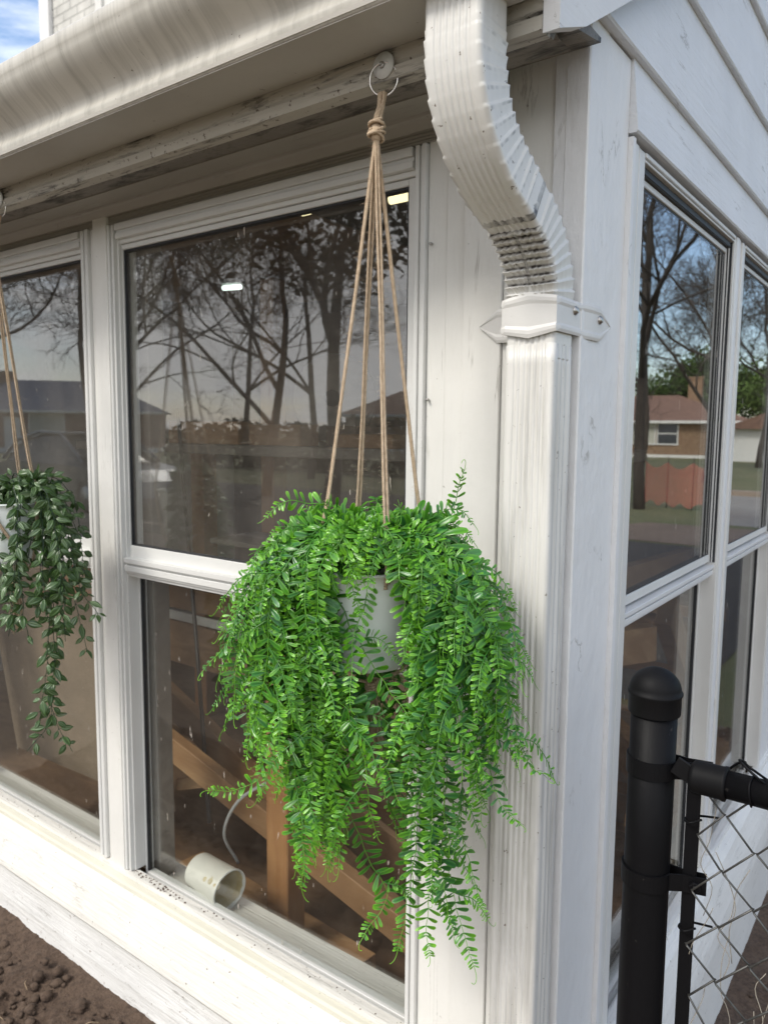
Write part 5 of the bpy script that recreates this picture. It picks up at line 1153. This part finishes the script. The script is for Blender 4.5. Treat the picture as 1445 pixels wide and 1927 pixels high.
# car in the street
car = thing('parked_car', 'silver car parked in the street, mirrored low in the wide front window', 'car', (-9.9, -7.2, 0)); car.location = (0, 0, 0)
def carmesh():
    lower = [(-2.2, .35), (-2.25, .6), (-2.15, .85), (-1.5, .92), (1.0, .90), (1.9, .80), (2.2, .62), (2.22, .35)]
    top = [(-1.75, .92), (-1.3, 1.28), (-.6, 1.42), (.2, 1.41), (.9, 1.02), (1.1, .90)]
    g = G(); K = 7
    def loft(prof, wf, name, mt, parent=None):
        vs = []; k = len(prof)
        for j in range(K):
            v = -1 + 2 * j / (K - 1)
            for (x, z) in prof: s = wf(z); vs.append((x * (1 - .03 * v * v), v * s, z - .03 * v * v))
        fs = [(j * k + i, j * k + i + 1, (j + 1) * k + i + 1, (j + 1) * k + i) for j in range(K - 1) for i in range(k - 1)] + [tuple(range(k))[::-1], tuple((K - 1) * k + i for i in range(k))] + [(j * k + k - 1, j * k, (j + 1) * k, (j + 1) * k + k - 1) for j in range(K - 1)]
        g = G(); g.add(vs, fs, False); return g.build(name, mt, parent or car)
    loft(lower, lambda z: .88, 'body', M['carpaint'])
    loft(top, lambda z: .78 - .16 * max(0, z - .92) / .5, 'cabin', M['carglass'])
    g = G()
    for s in (-1, 1):
        g.tube([(-1.75, s * .80, .93), (-1.3, s * .72, 1.29), (-.6, s * .67, 1.435), (.2, s * .67, 1.425), (.9, s * .74, 1.04), (1.1, s * .78, .91)], .035, 6)
    g.box(-.9, .3, -.62, .62, 1.41, 1.44, .01); g.build('roof', M['carpaint'], car)
    for x in (-1.4, 1.4):
        for s in (-1, 1):
            g = G(); g.lathe([(.22, 0), (.32, .01), (.33, .05), (.33, .18), (.30, .2)], (x, s * .72, .33), 24, (0, s, 0)); w_ = g.build('wheel', M['tyre'], car)
            g = G(); g.lathe([(.22, .17), (.20, .19), (.05, .18), (.0001, .2)], (x, s * .72, .33), 16, (0, s, 0)); g.build('rim', M['steel'], w_)
carmesh(); car.location = (-12.6, -7.1, .01); car.rotation_euler = (0, 0, R(2))
# yard things mirrored in the left pane
cn = thing('traffic_cone', 'small orange cone on the lawn mirrored in the left window', 'cone', (-6.0, -2.6, 0))
g = G(); g.lathe([(.02, .7), (.03, .69), (.14, .04)], (-6.0, -2.6, 0), 20); g.build('cone_body', M['orange'], cn); g = G(); g.box(-6.2, -5.8, -2.8, -2.4, .0, .035, .01); g.build('cone_base', M['orange'], cn)
up_ = thing('utility_pole', 'wooden utility pole with crossarm mirrored in the wide front window', 'pole', (-9.4, -14.6, 0))
g = G(); g.tube([(-9.4, -14.6, 0), (-9.4, -14.6, 9)], lambda t: .16 - .05 * t, 12); g.build('pole', M['bark'], up_); g = G(); g.beam((-10.5, -14.6, 8.3), (-8.3, -14.6, 8.3), .1, .12); g.build('crossarm', M['bark'], up_)

#=====================================================================
# TREES
#=====================================================================
def make_tree(name, label, group, h, r, seed, spread=.55, leaf=None, leafn=0, leafs=.12, first=.22, levels=6, cat='tree'):
    random.seed(seed); t = thing(name, label, cat, (0, 0, 0), group); tr = G(); tw = G(); lf = G(); tips = []
    def br(p, d, L_, r_, lv):
        n = 5; P = [p]; q = p.copy(); dd_ = d.copy()
        for i in range(n):
            dd_ = (dd_ + Vector((random.gauss(0, .17 if lv else .07), random.gauss(0, .17 if lv else .07), random.gauss(0, .10) + (.03 if lv < 2 else .01)))).normalized(); q = q + dd_ * L_ / n; P.append(q.copy())
        (tr if lv < 3 else tw).tube(P, lambda tt: r_ * (1 - .45 * tt), 8 if lv < 2 else 5 if lv < 3 else 3, cap=lv < 3)
        tips.append((P[-1], lv)); 
        if lv >= 3: tips.append((P[2], lv))
        if lv >= levels: return
        k = random.choice((3, 4)) if lv < 2 else random.choice((3, 4, 4))
        if lv < 3: br(P[-1], (dd_ + Vector((random.gauss(0, .12), random.gauss(0, .12), .05))).normalized(), L_ * .7, r_ * .55, lv + 1); k -= 1
        for i in range(k):
            f = random.uniform(.35 if lv else .3 + first * .5, 1.0); j = min(n, max(1, int(f * n))); base = P[j]
            a = random.uniform(0, 6.28); o = dd_.orthogonal().normalized(); o.rotate(Matrix.Rotation(a, 3, dd_)); nd = (dd_ * random.uniform(.6, 1) + o * spread * random.uniform(.7, 1.5) + Vector((0, 0, .12))).normalized()
            br(base, nd, L_ * random.uniform(.58, .80), max(.006, r_ * (1 - .45 * j / n) * random.uniform(.5, .7)), lv + 1)
    br(Vector((0, 0, -.1)), Vector((0, 0, 1)), h * .38, r, 0)
    tr.build('trunk', M['bark'], t); tw.build('crown', M['bark'], t)
    if leaf:
        for k in range(leafn):
            p, lv = random.choice(tips)
            if lv < 2: continue
            c = p + Vector((random.gauss(0, 1), random.gauss(0, 1), random.gauss(0, .7))) * leafs * 3.2
            a = Vector((random.gauss(0, 1), random.gauss(0, 1), random.gauss(0, 1))).normalized(); b = a.orthogonal().normalized(); s = leafs * random.uniform(.5, 1.2)
            lf.add([c - a * s, c + b * s * .5, c + a * s, c - b * s * .5], [(0, 1, 2, 3)])
        lf.build('leaves', leaf, t)
    return t
bare = make_tree('bare_tree', 'big bare tree nearest the house, mirrored at the left of the side window', 'bare trees of the neighbourhood', 12, .125, 1)
bare.location = (4.45, 14.2, 0)
bare2 = make_tree('bare_tree', 'wide bare tree mirrored beside the utility pole', 'bare trees of the neighbourhood', 11, .12, 2, spread=.7)
bare2.location = (-12.2, -11.3, 0)
k = 0
for src, x, y, rz, s, lab in ((bare, 9.6, 30, 1.9, 1.2, 'bare tree before the brown-roofed house'), (bare2, 4.0, 30, .6, 1.35, 'bare tree mirrored above the white garage'),
    (bare, -12.9, -8.0, 2.3, .8, 'forked bare tree mirrored at the left edge of the wide window'), (bare, -15.5, -16.5, 4.0, 1.0, 'bare tree behind the silver car'), (bare2, -15.0, -8.9, 3.1, .85, 'bare tree mirrored near the right edge of the left window'),
    (bare2, -20.0, -9.0, 1.3, 1.1, 'bare tree beside the blue-roofed house'), (bare, -24, -22, .9, 1.2, 'bare tree between the two brick houses'), (bare2, -8.0, -18, 5.2, 1.1, 'bare tree across the street beyond the utility pole'), (bare, -26, -10, 5.6, 1.2, 'bare tree left of the blue-roofed house'), (bare, 15.0, 64, .4, 1.5, 'tall bare tree rising behind the middle of the brown roof'), (bare2, 10.8, 60, 3.6, 1.7, 'tall bare tree rising behind the brick chimney'), (bare2, 5.6, 24, 2.9, 1.1, 'slim bare tree mirrored between the two side windows'), (bare2, 6.3, 36, 2.2, 1.2, 'bare tree at the corner of the brown-roofed house')):
    copy_thing(src, (x, y, 0), rz, lab, s)
green = make_tree('leafy_tree', 'fresh green tree behind the ranch house chimney', 'green trees behind the ranch house', 7.5, .16, 5, leaf=M['greenery'], leafn=5200, leafs=.20, levels=4)
green.location = (12.5, 62, 0)
for x, y, rz, s, lab in ((19, 66, 1, 1.0, 'fresh green tree behind the left end of the brown roof'), (7.5, 66, 2, 1.15, 'fresh green tree behind the white garage'), (3.0, 70, 3, 1.2, 'fresh green tree farthest right beyond the garage'), (27, 70, 4, 1.0, 'fresh green tree farthest beyond the brown roof')): copy_thing(green, (x, y, 0), rz, lab, s)
for x, y, rz, s, lab in ((10, 57, 5, .9, 'low green tree close behind the chimney'), (15.5, 72, 2.6, 1.3, 'tall green tree far behind the middle of the brown roof'), (5.3, 58, 1.4, .95, 'green tree close behind the garage roof')): copy_thing(green, (x, y, 0), rz, lab, s)
ever = make_tree('evergreen_tree', 'dense dark evergreen mirrored behind the hanging ropes', 'evergreens', 10, .16, 6, leaf=M['evergreen'], leafn=9000, leafs=.12, levels=4, spread=.6, first=.8)
ever.location = (-8.2, -8.9, 0)
copy_thing(ever, (-7.1, -12.4, 0), 2.0, 'second dark evergreen farther right behind the ropes', 1.0)
def hedge(name, label, x0, x1, y0, y1, h, n, mt):
    random.seed(n); t = thing(name, label, 'hedge', ((x0 + x1) / 2, (y0 + y1) / 2, 0)); g = G()
    for k in range(n):
        x, y, z = random.uniform(x0, x1), random.uniform(y0, y1), random.uniform(.05, 1) * h; c = Vector((x, y, z + .3 * h * noise.noise(Vector((x * .4, y, 0))))); a = Vector((random.gauss(0, 1), random.gauss(0, 1), random.gauss(0, 1))).normalized(); b = a.orthogonal(); s = random.uniform(.08, .2)
        g.add([c - a * s, c + b * s * .6, c + a * s, c - b * s * .6], [(0, 1, 2, 3)])
    g.build('leaves', mt, t); g = G()
    for k in range(6): x = x0 + (x1 - x0) * (k + .5) / 6; y = (y0 + y1) / 2; g.tube([(x, y, 0), (x, y, h * .6)], .03, 5)
    g.build('stems', M['bark'], t); return t
hedge('hedge', 'dark hedge across the street mirrored below the bare trees', -27, -9, -21, -19.5, 1.7, 4500, M['evergreen'])
print('fronds', count)
